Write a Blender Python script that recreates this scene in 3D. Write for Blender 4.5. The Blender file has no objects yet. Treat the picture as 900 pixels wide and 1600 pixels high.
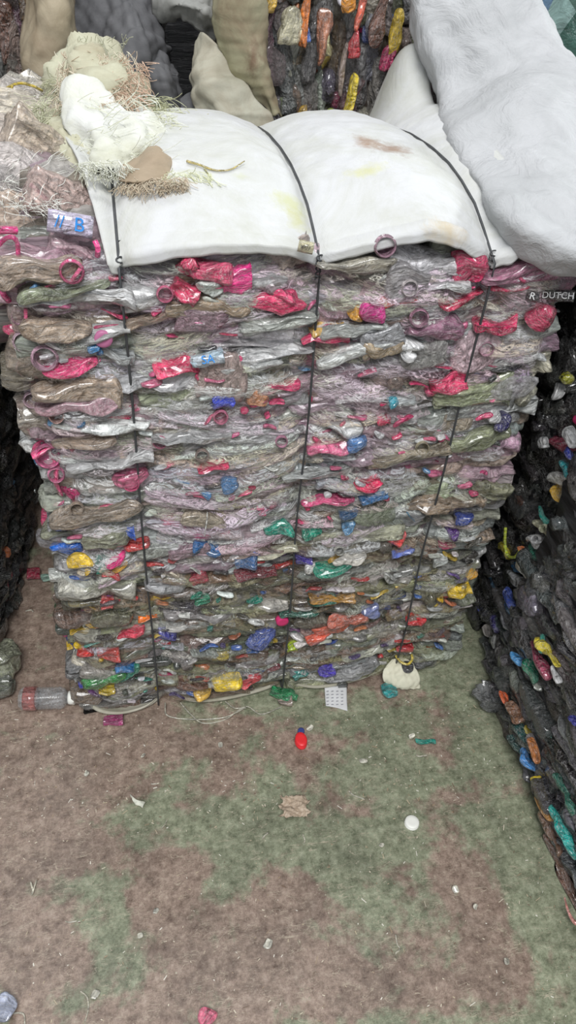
import bpy, math, random
import numpy as np
from mathutils import Matrix, Vector

rng = np.random.default_rng(11)
random.seed(5)
scene = bpy.context.scene
COL = scene.collection

# ------------------------------------------------------------------ camera
F_PX, CAM_H = 1200.0, 1.6
R = np.array([[0.9785, 0.0872, -0.1869], [-0.1976, 0.6574, -0.7272], [0.0594, 0.7485, 0.6605]])
U_, _, V_ = np.linalg.svd(R); R = U_ @ V_
cam_d = bpy.data.cameras.new('camera'); cam = bpy.data.objects.new('camera', cam_d); COL.objects.link(cam)
cam_d.sensor_fit = 'VERTICAL'; cam_d.sensor_height = 36; cam_d.lens = 36 * F_PX / 1600
cam_d.clip_start = .02
M4 = Matrix([[*R[0], 0], [*R[1], 0], [*R[2], CAM_H], [0, 0, 0, 1]])
cam.matrix_world = M4
scene.camera = cam


def ray(u, v):
    r = R @ np.array([u - 450.0, -(v - 800.0), -F_PX])
    return r / np.linalg.norm(r)


def at_y(u, v, y):
    r = ray(u, v); return r * (y / r[1]) + np.array([0, 0, CAM_H])


def at_x(u, v, x):
    r = ray(u, v); return r * (x / r[0]) + np.array([0, 0, CAM_H])


def at_z(u, v, z=0.0):
    r = ray(u, v); return r * ((z - CAM_H) / r[2]) + np.array([0, 0, CAM_H])


def lin(c):
    c = np.array(c, float) / 255.0
    return np.where(c <= .04045, c / 12.92, ((c + .055) / 1.055) ** 2.4)


# ------------------------------------------------------------------ materials
def new_mat(name):
    m = bpy.data.materials.new(name); m.use_nodes = True
    nt = m.node_tree; nt.nodes.clear()
    out = nt.nodes.new('ShaderNodeOutputMaterial'); b = nt.nodes.new('ShaderNodeBsdfPrincipled')
    nt.links.new(b.outputs[0], out.inputs[0])
    return m, nt, b


def N(nt, t, **kw):
    n = nt.nodes.new(t)
    for k, v in kw.items():
        if k in n.inputs.keys(): n.inputs[k].default_value = v
        else: setattr(n, k, v)
    return n


def ramp(nt, stops, interp='LINEAR'):
    n = nt.nodes.new('ShaderNodeValToRGB'); cr = n.color_ramp; cr.interpolation = interp
    while len(cr.elements) < len(stops): cr.elements.new(.5)
    for e, (p, c) in zip(cr.elements, stops):
        e.position = p; e.color = (*c, 1) if len(c) == 3 else c
    return n


def plastic_mat():
    """thin crumpled packaging plastic; colour and opacity are per piece"""
    m, nt, b = new_mat('crumpled_plastic')
    L = nt.links
    col = N(nt, 'ShaderNodeAttribute', attribute_name='pcol')
    loc = N(nt, 'ShaderNodeAttribute', attribute_name='ploc')
    mp = N(nt, 'ShaderNodeMapping'); mp.inputs['Scale'].default_value = (14, 60, 60)
    L.new(loc.outputs['Vector'], mp.inputs['Vector'])
    n1 = N(nt, 'ShaderNodeTexNoise', Scale=1.6, Detail=5.0, Roughness=.7, Distortion=1.2)
    L.new(mp.outputs[0], n1.inputs['Vector'])
    v1 = N(nt, 'ShaderNodeTexVoronoi', Scale=70.0); v1.feature = 'F1'
    n0 = N(nt, 'ShaderNodeTexNoise', Scale=30.0, Detail=3.0, Distortion=1.0)
    L.new(loc.outputs['Vector'], n0.inputs['Vector'])
    mx = N(nt, 'ShaderNodeVectorMath', operation='MULTIPLY_ADD')
    L.new(n0.outputs['Color'], mx.inputs[0]); mx.inputs[1].default_value = (.03, .03, .03)
    L.new(loc.outputs['Vector'], mx.inputs[2]); L.new(mx.outputs[0], v1.inputs['Vector'])
    add = N(nt, 'ShaderNodeMath', operation='MULTIPLY_ADD'); L.new(v1.outputs['Distance'], add.inputs[0])
    add.inputs[1].default_value = .8; L.new(n1.outputs['Fac'], add.inputs[2])
    bp = N(nt, 'ShaderNodeBump', Strength=1.0, Distance=.010); L.new(add.outputs[0], bp.inputs['Height'])
    L.new(bp.outputs[0], b.inputs['Normal'])
    # printed / cloudy variation of the plastic itself
    n2 = N(nt, 'ShaderNodeTexNoise', Scale=2.2, Detail=4.0, Roughness=.65, Distortion=.8); L.new(mp.outputs[0], n2.inputs['Vector'])
    rp = ramp(nt, [(.32, (.36, .36, .36)), (.5, (.92, .92, .92)), (.66, (1.5, 1.5, 1.5))]); L.new(n2.outputs['Fac'], rp.inputs[0])
    mul = N(nt, 'ShaderNodeMix', data_type='RGBA', blend_type='MULTIPLY'); mul.inputs['Factor'].default_value = 1
    L.new(col.outputs['Color'], mul.inputs[6]); L.new(rp.outputs[0], mul.inputs[7])
    # whitened stress creases
    n5 = N(nt, 'ShaderNodeTexNoise', Scale=3.2, Detail=5.0, Roughness=.6, Distortion=2.0); L.new(mp.outputs[0], n5.inputs['Vector'])
    q = N(nt, 'ShaderNodeMath', operation='SUBTRACT'); L.new(n5.outputs['Fac'], q.inputs[0]); q.inputs[1].default_value = .5
    qa = N(nt, 'ShaderNodeMath', operation='ABSOLUTE'); L.new(q.outputs[0], qa.inputs[0])
    qr = ramp(nt, [(0, (.6, .6, .6)), (.03, (0, 0, 0))]); L.new(qa.outputs[0], qr.inputs[0])
    m5 = N(nt, 'ShaderNodeMix', data_type='RGBA'); L.new(qr.outputs[0], m5.inputs[0]); L.new(mul.outputs[2], m5.inputs[6]); m5.inputs[7].default_value = (.62, .60, .58, 1)
    L.new(m5.outputs[2], b.inputs['Base Color'])
    L.new(col.outputs['Alpha'], b.inputs['Alpha'])
    b.inputs['Roughness'].default_value = .22
    b.inputs['IOR'].default_value = 1.6
    b.inputs['Coat Weight'].default_value = 1.0; b.inputs['Coat Roughness'].default_value = .08
    return m


def film_mat():
    """thin clear film: nearly see-through on the flats, milky along its creases"""
    m, nt, b = new_mat('clear_film'); L = nt.links
    col = N(nt, 'ShaderNodeAttribute', attribute_name='pcol'); loc = N(nt, 'ShaderNodeAttribute', attribute_name='ploc')
    mp = N(nt, 'ShaderNodeMapping'); mp.inputs['Scale'].default_value = (16, 60, 75); L.new(loc.outputs['Vector'], mp.inputs['Vector'])
    n1 = N(nt, 'ShaderNodeTexNoise', Scale=1.3, Detail=6.0, Roughness=.65, Distortion=1.8); L.new(mp.outputs[0], n1.inputs['Vector'])
    q = N(nt, 'ShaderNodeMath', operation='SUBTRACT'); L.new(n1.outputs['Fac'], q.inputs[0]); q.inputs[1].default_value = .5
    qa = N(nt, 'ShaderNodeMath', operation='ABSOLUTE'); L.new(q.outputs[0], qa.inputs[0])
    cr = ramp(nt, [(0, (1, 1, 1)), (.018, (.7, .7, .7)), (.05, (.16, .16, .16)), (.1, (.10, .10, .10))]); L.new(qa.outputs[0], cr.inputs[0])
    mu = N(nt, 'ShaderNodeMath', operation='MULTIPLY'); L.new(cr.outputs[0], mu.inputs[0]); L.new(col.outputs['Alpha'], mu.inputs[1])
    L.new(mu.outputs[0], b.inputs['Alpha']); L.new(col.outputs['Color'], b.inputs['Base Color'])
    bp = N(nt, 'ShaderNodeBump', Strength=1.0, Distance=.006); L.new(n1.outputs['Fac'], bp.inputs['Height']); L.new(bp.outputs[0], b.inputs['Normal'])
    b.inputs['Roughness'].default_value = .14; b.inputs['IOR'].default_value = 1.8
    return m


def fibre_mat():
    m, nt, b = new_mat('fibre')
    col = N(nt, 'ShaderNodeAttribute', attribute_name='pcol'); nt.links.new(col.outputs['Color'], b.inputs['Base Color'])
    b.inputs['Roughness'].default_value = .38
    return m


def cloth_mat(name, base, dirt, dirt_amt=.5, stains_and_shade=(), rough=.6, scale=5.0, weave=260.0, wrinkle=.0015):
    """woven polypropylene sheet; stains = (centre, radius, colour) spots of stain and of painted shade"""
    m, nt, b = new_mat(name); L = nt.links
    tc = N(nt, 'ShaderNodeTexCoord')
    n1 = N(nt, 'ShaderNodeTexNoise', Scale=scale, Detail=8.0, Roughness=.7, Distortion=.6); L.new(tc.outputs['Object'], n1.inputs['Vector'])
    rp = ramp(nt, [(.52 - .25 * dirt_amt, (0, 0, 0)), (.80 - .1 * dirt_amt, (1, 1, 1))]); L.new(n1.outputs['Fac'], rp.inputs[0])
    mx = N(nt, 'ShaderNodeMix', data_type='RGBA'); L.new(rp.outputs[0], mx.inputs[0])
    mx.inputs[6].default_value = (*lin(base), 1); mx.inputs[7].default_value = (*lin(dirt), 1)
    cur = mx.outputs[2]
    n3 = N(nt, 'ShaderNodeTexNoise', Scale=38.0, Detail=6.0, Roughness=.75); L.new(tc.outputs['Object'], n3.inputs['Vector'])
    for (c, r, sc) in stains_and_shade:
        d = N(nt, 'ShaderNodeVectorMath', operation='SUBTRACT'); L.new(tc.outputs['Object'], d.inputs[0]); d.inputs[1].default_value = tuple(c)
        q = N(nt, 'ShaderNodeVectorMath', operation='DIVIDE'); L.new(d.outputs[0], q.inputs[0]); q.inputs[1].default_value = tuple(r)
        ln = N(nt, 'ShaderNodeVectorMath', operation='LENGTH'); L.new(q.outputs[0], ln.inputs[0])
        a = N(nt, 'ShaderNodeMath', operation='MULTIPLY_ADD'); L.new(n3.outputs['Fac'], a.inputs[0]); a.inputs[1].default_value = 2.2; L.new(ln.outputs['Value'], a.inputs[2])
        rr = ramp(nt, [(.62, (1, 1, 1)), (1.0, (0, 0, 0))]);
        sc_ = N(nt, 'ShaderNodeMath', operation='MULTIPLY'); L.new(a.outputs[0], sc_.inputs[0]); sc_.inputs[1].default_value = .5
        L.new(sc_.outputs[0], rr.inputs[0])
        f = N(nt, 'ShaderNodeMath', operation='MULTIPLY'); L.new(rr.outputs[0], f.inputs[0]); f.inputs[1].default_value = .75
        m2 = N(nt, 'ShaderNodeMix', data_type='RGBA'); L.new(f.outputs[0], m2.inputs[0]); L.new(cur, m2.inputs[6]); m2.inputs[7].default_value = (*lin(sc), 1)
        cur = m2.outputs[2]
    L.new(cur, b.inputs['Base Color'])
    b.inputs['Roughness'].default_value = rough
    b.inputs['Specular IOR Level'].default_value = .3
    wv = N(nt, 'ShaderNodeTexWave', Scale=weave); wv.bands_direction = 'X'; L.new(tc.outputs['Object'], wv.inputs['Vector'])
    b1 = N(nt, 'ShaderNodeBump', Strength=.25, Distance=.0006); L.new(wv.outputs['Fac'], b1.inputs['Height'])
    n4 = N(nt, 'ShaderNodeTexNoise', Scale=11.0, Detail=6.0, Roughness=.6, Distortion=1.5); L.new(tc.outputs['Object'], n4.inputs['Vector'])
    b2 = N(nt, 'ShaderNodeBump', Strength=.7, Distance=wrinkle * 3); L.new(n4.outputs['Fac'], b2.inputs['Height']); L.new(b1.outputs[0], b2.inputs['Normal'])
    L.new(b2.outputs[0], b.inputs['Normal'])
    return m


def floor_mat():
    m, nt, b = new_mat('worn_painted_concrete'); L = nt.links
    tc = N(nt, 'ShaderNodeTexCoord')
    mp = N(nt, 'ShaderNodeMapping'); L.new(tc.outputs['Object'], mp.inputs[0]); mp.inputs['Location'].default_value = (3.7, 1.3, 0)
    big = N(nt, 'ShaderNodeTexNoise', Scale=3.6, Detail=9.0, Roughness=.62, Distortion=.35); L.new(mp.outputs[0], big.inputs['Vector'])
    med = N(nt, 'ShaderNodeTexNoise', Scale=26.0, Detail=8.0, Roughness=.75); L.new(mp.outputs[0], med.inputs['Vector'])
    # greener towards +x
    sx = N(nt, 'ShaderNodeSeparateXYZ'); L.new(tc.outputs['Object'], sx.inputs[0])
    g = N(nt, 'ShaderNodeMapRange'); L.new(sx.outputs['X'], g.inputs[0]); g.inputs[1].default_value = -.3; g.inputs[2].default_value = .9; g.inputs[3].default_value = -.05; g.inputs[4].default_value = .13
    a1 = N(nt, 'ShaderNodeMath', operation='MULTIPLY_ADD'); L.new(med.outputs['Fac'], a1.inputs[0]); a1.inputs[1].default_value = .22; L.new(big.outputs['Fac'], a1.inputs[2])
    a2 = N(nt, 'ShaderNodeMath', operation='ADD'); L.new(a1.outputs[0], a2.inputs[0]); L.new(g.outputs[0], a2.inputs[1])
    rp = ramp(nt, [(.60, (0, 0, 0)), (.665, (1, 1, 1))]); L.new(a2.outputs[0], rp.inputs[0])
    mot = N(nt, 'ShaderNodeTexNoise', Scale=42.0, Detail=9.0, Roughness=.85); L.new(mp.outputs[0], mot.inputs['Vector'])
    brown = ramp(nt, [(.36, lin((96, 80, 70))), (.52, lin((150, 131, 118))), (.75, lin((206, 188, 172)))]); L.new(mot.outputs['Fac'], brown.inputs[0])
    green = ramp(nt, [(.36, lin((88, 93, 74))), (.52, lin((140, 145, 121))), (.75, lin((196, 200, 176)))]); L.new(mot.outputs['Fac'], green.inputs[0])
    mx = N(nt, 'ShaderNodeMix', data_type='RGBA'); L.new(rp.outputs[0], mx.inputs[0]); L.new(brown.outputs[0], mx.inputs[6]); L.new(green.outputs[0], mx.inputs[7])
    # blotchy darker grime
    gr = N(nt, 'ShaderNodeTexNoise', Scale=9.0, Detail=7.0, Roughness=.7); L.new(mp.outputs[0], gr.inputs['Vector'])
    gp = ramp(nt, [(.35, (.66, .66, .66)), (.55, (1, 1, 1)), (.72, (1.12, 1.12, 1.12))]); L.new(gr.outputs['Fac'], gp.inputs[0])
    mg = N(nt, 'ShaderNodeMix', data_type='RGBA', blend_type='MULTIPLY'); mg.inputs[0].default_value = 1; L.new(mx.outputs[2], mg.inputs[6]); L.new(gp.outputs[0], mg.inputs[7])
    cur = mg.outputs[2]
    # scratches: thin pale lines in several directions
    for k, (ang, sc, th) in enumerate([(25, 7, .012), (-50, 9, .012), (80, 6, .010), (-12, 11, .013)]):
        mr = N(nt, 'ShaderNodeMapping'); L.new(tc.outputs['Object'], mr.inputs[0]); mr.inputs['Rotation'].default_value = (0, 0, math.radians(ang)); mr.inputs['Scale'].default_value = (1, 4.5, 1); mr.inputs['Location'].default_value = (k * 2.3, k, 0)
        nz = N(nt, 'ShaderNodeTexNoise', Scale=sc * 1.0, Detail=2.0, Distortion=2.0); L.new(mr.outputs[0], nz.inputs['Vector'])
        s1 = N(nt, 'ShaderNodeMath', operation='SUBTRACT'); L.new(nz.outputs['Fac'], s1.inputs[0]); s1.inputs[1].default_value = .5
        ab = N(nt, 'ShaderNodeMath', operation='ABSOLUTE'); L.new(s1.outputs[0], ab.inputs[0])
        rr = ramp(nt, [(0, (1, 1, 1)), (th * .6, (0, 0, 0))]); L.new(ab.outputs[0], rr.inputs[0])
        msk = ramp(nt, [(.45, (0, 0, 0)), (.58, (.8, .8, .8))]); L.new(med.outputs['Fac'], msk.inputs[0])
        mm = N(nt, 'ShaderNodeMath', operation='MULTIPLY'); L.new(rr.outputs[0], mm.inputs[0]); L.new(msk.outputs[0], mm.inputs[1])
        m2 = N(nt, 'ShaderNodeMix', data_type='RGBA'); L.new(mm.outputs[0], m2.inputs[0]); L.new(cur, m2.inputs[6]); m2.inputs[7].default_value = (*lin((190, 178, 158)), 1)
        cur = m2.outputs[2]
    # pale grit embedded
    vo = N(nt, 'ShaderNodeTexVoronoi', Scale=55.0); L.new(mp.outputs[0], vo.inputs['Vector'])
    vr = ramp(nt, [(.06, (1, 1, 1)), (.11, (0, 0, 0))]); L.new(vo.outputs['Distance'], vr.inputs[0])
    vm = ramp(nt, [(.80, (0, 0, 0)), (.82, (.8, .8, .8))]); L.new(vo.outputs['Color'], vm.inputs[0])
    vv = N(nt, 'ShaderNodeMath', operation='MULTIPLY'); L.new(vr.outputs[0], vv.inputs[0]); L.new(vm.outputs[0], vv.inputs[1])
    m3 = N(nt, 'ShaderNodeMix', data_type='RGBA'); L.new(vv.outputs[0], m3.inputs[0]); L.new(cur, m3.inputs[6]); m3.inputs[7].default_value = (*lin((196, 190, 170)), 1)
    L.new(m3.outputs[2], b.inputs['Base Color'])
    b.inputs['Roughness'].default_value = .22
    bp = N(nt, 'ShaderNodeBump', Strength=.35, Distance=.002); L.new(mot.outputs['Fac'], bp.inputs['Height']); L.new(bp.outputs[0], b.inputs['Normal'])
    return m


def simple_mat(name, c, rough=.5, metal=0.0):
    m, nt, b = new_mat(name)
    n = N(nt, 'ShaderNodeTexNoise', Scale=60.0, Detail=4.0)
    tc = N(nt, 'ShaderNodeTexCoord'); nt.links.new(tc.outputs['Object'], n.inputs['Vector'])
    a = lin(c); rp = ramp(nt, [(.3, a * .8), (.7, np.minimum(a * 1.12, 1))]); nt.links.new(n.outputs['Fac'], rp.inputs[0])
    nt.links.new(rp.outputs[0], b.inputs['Base Color']); b.inputs['Roughness'].default_value = rough; b.inputs['Metallic'].default_value = metal
    return m


PLASTIC = plastic_mat(); FILM = film_mat(); FIBRE = fibre_mat()
WIRE = simple_mat('baling_wire_steel', (74, 76, 78), .5, .3)
PRINT_BLUE = simple_mat('blue_print', (30, 140, 225)); PRINT_WHITE = simple_mat('white_print', (205, 205, 205)); PRINT_DARK = simple_mat('dark_print', (60, 56, 50))


# ------------------------------------------------------------------ mesh accumulation
class Acc:
    def __init__(s): s.v = []; s.f = []; s.c = []; s.l = []; s.n = 0

    def add(s, v, f, c, l=None, a=1.0):
        v = np.asarray(v, float); k = len(v)
        s.v.append(v); s.f += [tuple(i + s.n for i in q) for q in f]
        c = np.asarray(c, float)
        if c.ndim == 1: c = np.tile(np.append(c[:3], a), (k, 1))
        s.c.append(c); s.l.append(v if l is None else l); s.n += k

    def build(s, name, mat, parent=None, smooth=True):
        me = bpy.data.meshes.new(name); me.from_pydata(np.concatenate(s.v).tolist(), [], s.f)
        ca = me.attributes.new('pcol', 'FLOAT_COLOR', 'POINT'); ca.data.foreach_set('color', np.concatenate(s.c).astype(np.float32).ravel())
        la = me.attributes.new('ploc', 'FLOAT_VECTOR', 'POINT'); la.data.foreach_set('vector', np.concatenate(s.l).astype(np.float32).ravel())
        me.materials.append(mat)
        if smooth: me.polygons.foreach_set('use_smooth', [True] * len(me.polygons))
        o = bpy.data.objects.new(name, me); COL.objects.link(o)
        if parent is not None: o.parent = parent; o.matrix_parent_inverse = parent.matrix_world.inverted()
        return o


def thing(name, label, cat, loc=(0, 0, 0), group=None):
    o = bpy.data.objects.new(name, None); COL.objects.link(o); o.location = loc; o.empty_display_size = .05
    o['label'] = label; o['category'] = cat
    if group: o['group'] = group
    o.matrix_world = Matrix.Translation(loc)
    return o


def tag(o, label, cat, group=None, kind=None):
    if label: o['label'] = label
    if cat: o['category'] = cat
    if group: o['group'] = group
    if kind: o['kind'] = kind
    return o


def recentre(o):
    """move a mesh's origin to the middle of its foot"""
    me = o.data; n = len(me.vertices); a = np.empty(n * 3); me.vertices.foreach_get('co', a); a = a.reshape(-1, 3)
    c = (a.min(0) + a.max(0)) / 2; c[2] = a[:, 2].min()
    me.vertices.foreach_set('co', (a - c).ravel()); o.location = c
    return o


# ------------------------------------------------------------------ shape generators
def wave_noise(P, amp, wl, r, k=8, sharp=True):
    o = np.zeros(len(P))
    for _ in range(k):
        kv = r.normal(size=3); kv *= 2 * math.pi / (wl * r.uniform(.6, 1.8) * np.linalg.norm(kv))
        s = np.sin(P @ kv + r.uniform(0, 6.3)); o += (np.arcsin(s) * .64 * 1.3) if sharp else s
    return o * amp / math.sqrt(k)


def ring_faces(ns, m, closed_ends=True):
    f = []
    for i in range(ns - 1):
        for j in range(m):
            f.append((i * m + j, i * m + (j + 1) % m, (i + 1) * m + (j + 1) % m, (i + 1) * m + j))
    if closed_ends:
        f.append(tuple(range(m - 1, -1, -1))); f.append(tuple((ns - 1) * m + j for j in range(m)))
    return f


PROF = {
    'bottle': ([0, .012, .05, .12, .20, .28, .36, .44, .52, .60, .68, .76, .84, .885, .90, .93, .95, 1.0],
               [.75, .95, 1., 1., .93, 1., .93, 1., .93, 1., .98, .86, .6, 0, 0, 0, 0, 0]),
    'lens': ([0, .02, .07, .15, .25, .37, .5, .63, .75, .85, .93, .98, 1.0],
             [.30, .6, .78, .9, .96, 1., .97, 1., .95, .88, .76, .55, .25]),
    'tub': ([0, .02, .08, .2, .35, .5, .65, .8, .92, .98, 1.0],
            [.7, .95, 1., .96, 1., .97, 1., .96, 1., 1.0, .96]),
}


def crushed(L, W, T, kind='bottle', m=26, crumple=.0035, neck=.013, r=rng):
    """local: x along the piece, y depth, z thickness"""
    s, p = map(np.array, PROF[kind])
    th = np.linspace(0, 2 * math.pi, m, endpoint=False)
    ct, st = np.cos(th), np.sin(th)
    e = .62
    cy = np.sign(ct) * np.abs(ct) ** e; sz = np.sign(st) * np.abs(st) ** e
    X = (s - .5) * L
    pts = []
    dent = r.uniform(.45, .95, len(s)); dent = np.convolve(dent, [.3, .4, .3], 'same'); dent[0] = dent[-1] = .8
    for i in range(len(s)):
        a, b = W / 2 * p[i], T / 2 * p[i] * (dent[i] + .25)
        if kind == 'bottle' and p[i] == 0:
            nr = neck * (1.25 if i == 15 else 1.0)
            a = b = nr; yy, zz = a * ct, b * st
        else:
            yy, zz = a * cy, b * sz
        pts.append(np.stack([np.full(m, X[i]), yy, zz], 1))
    P = np.concatenate(pts)
    loc = P + r.uniform(-5, 5, 3)
    env = np.ones(len(P))
    if kind == 'bottle': env = np.clip((.40 * L - P[:, 0]) / (.1 * L), 0.0, 1)
    for k in range(9):
        kv = r.normal(size=3) * (np.array([45, 90, 90]) if k < 4 else np.array([22, 170, 210])) * r.uniform(.5, 1.4)
        d = r.normal(size=3) * np.array([.4, .9, .8]) * (1 if k < 4 else .6)
        P += (np.arcsin(np.sin(P @ kv + r.uniform(0, 6))) * .64)[:, None] * .8 * d * crumple * env[:, None]
    # sag and twist
    P[:, 2] += r.uniform(-.10, .10) * (P[:, 0] / L) ** 2 * L * .6
    P[:, 2] *= 1 + r.uniform(-.45, .45) * np.clip(P[:, 0] / L * 2, -1, 1)
    P += np.stack([np.zeros(len(P)), wave_noise(P, .004, .05, r, 4), wave_noise(P, .004, .06, r, 4)], 1) * env[:, None]
    tw = r.uniform(-.5, .5) * P[:, 0] / L
    c, s_ = np.cos(tw), np.sin(tw)
    y, z = P[:, 1].copy(), P[:, 2].copy(); P[:, 1] = c * y - s_ * z; P[:, 2] = s_ * y + c * z
    return P, ring_faces(len(s), m), loc


def tube(path, rad, m=6, closed=False):
    path = np.asarray(path, float); n = len(path)
    rad = np.full(n, rad) if np.isscalar(rad) else np.asarray(rad)
    tg = np.gradient(path, axis=0)
    if closed: tg = (np.roll(path, -1, 0) - np.roll(path, 1, 0))
    tg /= np.linalg.norm(tg, axis=1)[:, None] + 1e-9
    ref = np.array([0.0, 0, 1]);
    if np.abs(tg @ ref).mean() > .8: ref = np.array([1.0, 0, 0])
    a = np.cross(tg, ref); a /= np.linalg.norm(a, axis=1)[:, None] + 1e-9; b = np.cross(tg, a)
    th = np.linspace(0, 2 * math.pi, m, endpoint=False)
    V = (path[:, None] + rad[:, None, None] * (np.cos(th)[None, :, None] * a[:, None] + np.sin(th)[None, :, None] * b[:, None])).reshape(-1, 3)
    f = ring_faces(n, m, not closed)
    if closed: f += [((n - 1) * m + j, (n - 1) * m + (j + 1) % m, (j + 1) % m, j) for j in range(m)]
    return V, f


def catmull(P, n):
    """resample control rows P (k,3..) to n points"""
    P = np.asarray(P, float); k = len(P)
    t = np.linspace(0, k - 1, n); i = np.clip(t.astype(int), 0, k - 2); u = (t - i)
    g = lambda j: np.where((j < 0).reshape((-1,) + (1,) * (P.ndim - 1)), 2 * P[0] - P[1], np.where((j > k - 1).reshape((-1,) + (1,) * (P.ndim - 1)), 2 * P[-1] - P[-2], P[np.clip(j, 0, k - 1)]))
    u = u.reshape((-1,) + (1,) * (P.ndim - 1))
    p0, p1, p2, p3 = g(i - 1), g(i), g(i + 1), g(i + 2)
    return .5 * (2 * p1 + (p2 - p0) * u + (2 * p0 - 5 * p1 + 4 * p2 - p3) * u ** 2 + (3 * p1 - p0 - 3 * p2 + p3) * u ** 3)


def grid_faces(nu, nv):
    return [(i * nv + j, i * nv + j + 1, (i + 1) * nv + j + 1, (i + 1) * nv + j) for i in range(nu - 1) for j in range(nv - 1)]


def cloth(name, ctrl, mat, nu=50, nv=50, thick=.003, folds=((.006, .07), (.003, .03)), r=None, parent=None, col=(1, 1, 1), edge_rag=0.0):
    """cloth surface through a grid of 3-D control points, with real thickness"""
    r = r or np.random.default_rng(3)
    C = np.array(ctrl, float)
    A = catmull(C, nu); A = catmull(A.transpose(1, 0, 2), nv).transpose(1, 0, 2)
    du = np.gradient(A, axis=0); dv = np.gradient(A, axis=1)
    nn = np.cross(du, dv); nn /= np.linalg.norm(nn, axis=2)[..., None] + 1e-9
    P = A.reshape(-1, 3); nf = nn.reshape(-1, 3)
    d = np.zeros(len(P))
    for amp, wl in folds: d += wave_noise(P, amp, wl, r)
    P = P + nf * d[:, None]
    if edge_rag:
        G = P.reshape(nu, nv, 3)
        for sl_, inner in ((0, 1), (-1, -2)):
            G[sl_] += (G[inner] - G[sl_]) * r.uniform(-edge_rag, edge_rag, (nv, 1)); G[:, sl_] += (G[:, inner] - G[:, sl_]) * r.uniform(-edge_rag, edge_rag, (nu, 1))
        P = G.reshape(-1, 3)
    a = Acc(); a.add(P, grid_faces(nu, nv), np.array(col))
    o = a.build(name, mat, parent)
    md = o.modifiers.new('thickness', 'SOLIDIFY'); md.thickness = thick; md.offset = 0
    return o


def place(P, origin, ex, ey, ez):
    """local columns x,y,z onto world axes"""
    return origin + P[:, [0]] * ex + P[:, [1]] * ey + P[:, [2]] * ez


def unit(v): v = np.asarray(v, float); return v / np.linalg.norm(v)


def cap_mesh(r_, h, m=20):
    """ribbed screw cap, axis z, with a rim, top and hollow mouth"""
    th = np.linspace(0, 2 * math.pi, m * 2, endpoint=False)
    rib = 1 + .03 * (np.arange(m * 2) % 2)
    rows = [(r_ * .80, .12 * h, 1), (r_ * .84, 0, 1), (r_ * 1.0, 0, rib), (r_ * 1.0, h * .25, rib), (r_ * .97, h * .28, 1), (r_ * .97, h * .85, rib), (r_ * .9, h, 1), (r_ * .5, h * 1.0, 1), (r_ * .1, h * .97, 1)]
    V = np.concatenate([np.stack([a * b * np.cos(th), a * b * np.sin(th), np.full(m * 2, z)], 1) for a, z, b in rows])
    return V, ring_faces(len(rows), m * 2)


# ------------------------------------------------------------------ the pressed bales
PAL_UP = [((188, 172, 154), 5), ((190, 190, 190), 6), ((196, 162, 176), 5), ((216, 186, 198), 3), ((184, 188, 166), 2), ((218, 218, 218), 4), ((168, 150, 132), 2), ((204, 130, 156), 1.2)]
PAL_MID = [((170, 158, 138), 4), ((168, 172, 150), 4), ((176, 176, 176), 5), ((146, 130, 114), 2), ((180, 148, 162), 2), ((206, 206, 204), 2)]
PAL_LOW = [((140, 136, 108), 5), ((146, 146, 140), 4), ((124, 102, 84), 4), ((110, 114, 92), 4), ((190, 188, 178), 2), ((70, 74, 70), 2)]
PAL_SHADE = [((34, 34, 36), 6), ((24, 25, 27), 4), ((48, 48, 50), 2), ((30, 34, 30), 2)]  # near-black stands for shade on the bales beside the gaps
PAL_DARK = [((92, 92, 94), 5), ((70, 72, 74), 4), ((120, 120, 122), 3), ((52, 54, 56), 3), ((78, 66, 58), 1), ((60, 78, 72), 1)]
BRIGHT_LOW = [(222, 50, 60), (30, 90, 190), (240, 190, 30), (20, 150, 130), (235, 110, 30), (225, 225, 220), (60, 60, 170), (40, 130, 60), (225, 60, 120), (235, 235, 230), (110, 50, 120)]
BRIGHT_UP = [(226, 60, 120), (235, 90, 145), (240, 130, 170), (226, 60, 120), (60, 150, 210), (225, 225, 225)]
BRIGHT_DARK = [(30, 120, 110), (200, 180, 40), (50, 70, 180), (160, 50, 80), (200, 100, 50), (210, 210, 200), (30, 90, 80), (60, 140, 190)]


def pick(pal, r):
    w = np.array([p[1] for p in pal]); c = np.array(pal[r.choice(len(pal), p=w / w.sum())][0], float)
    return lin(np.clip(c + r.normal(0, 9) + r.normal(0, 4, 3), 10, 245))


def face_layers(z0, z1, t0, t1):
    z = z0; out = []
    while z < z1:
        k = (z - z0) / (z1 - z0); t = t0 + (t1 - t0) * k; out.append((z + t / 2, t)); z += t * .93
    return out


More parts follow.
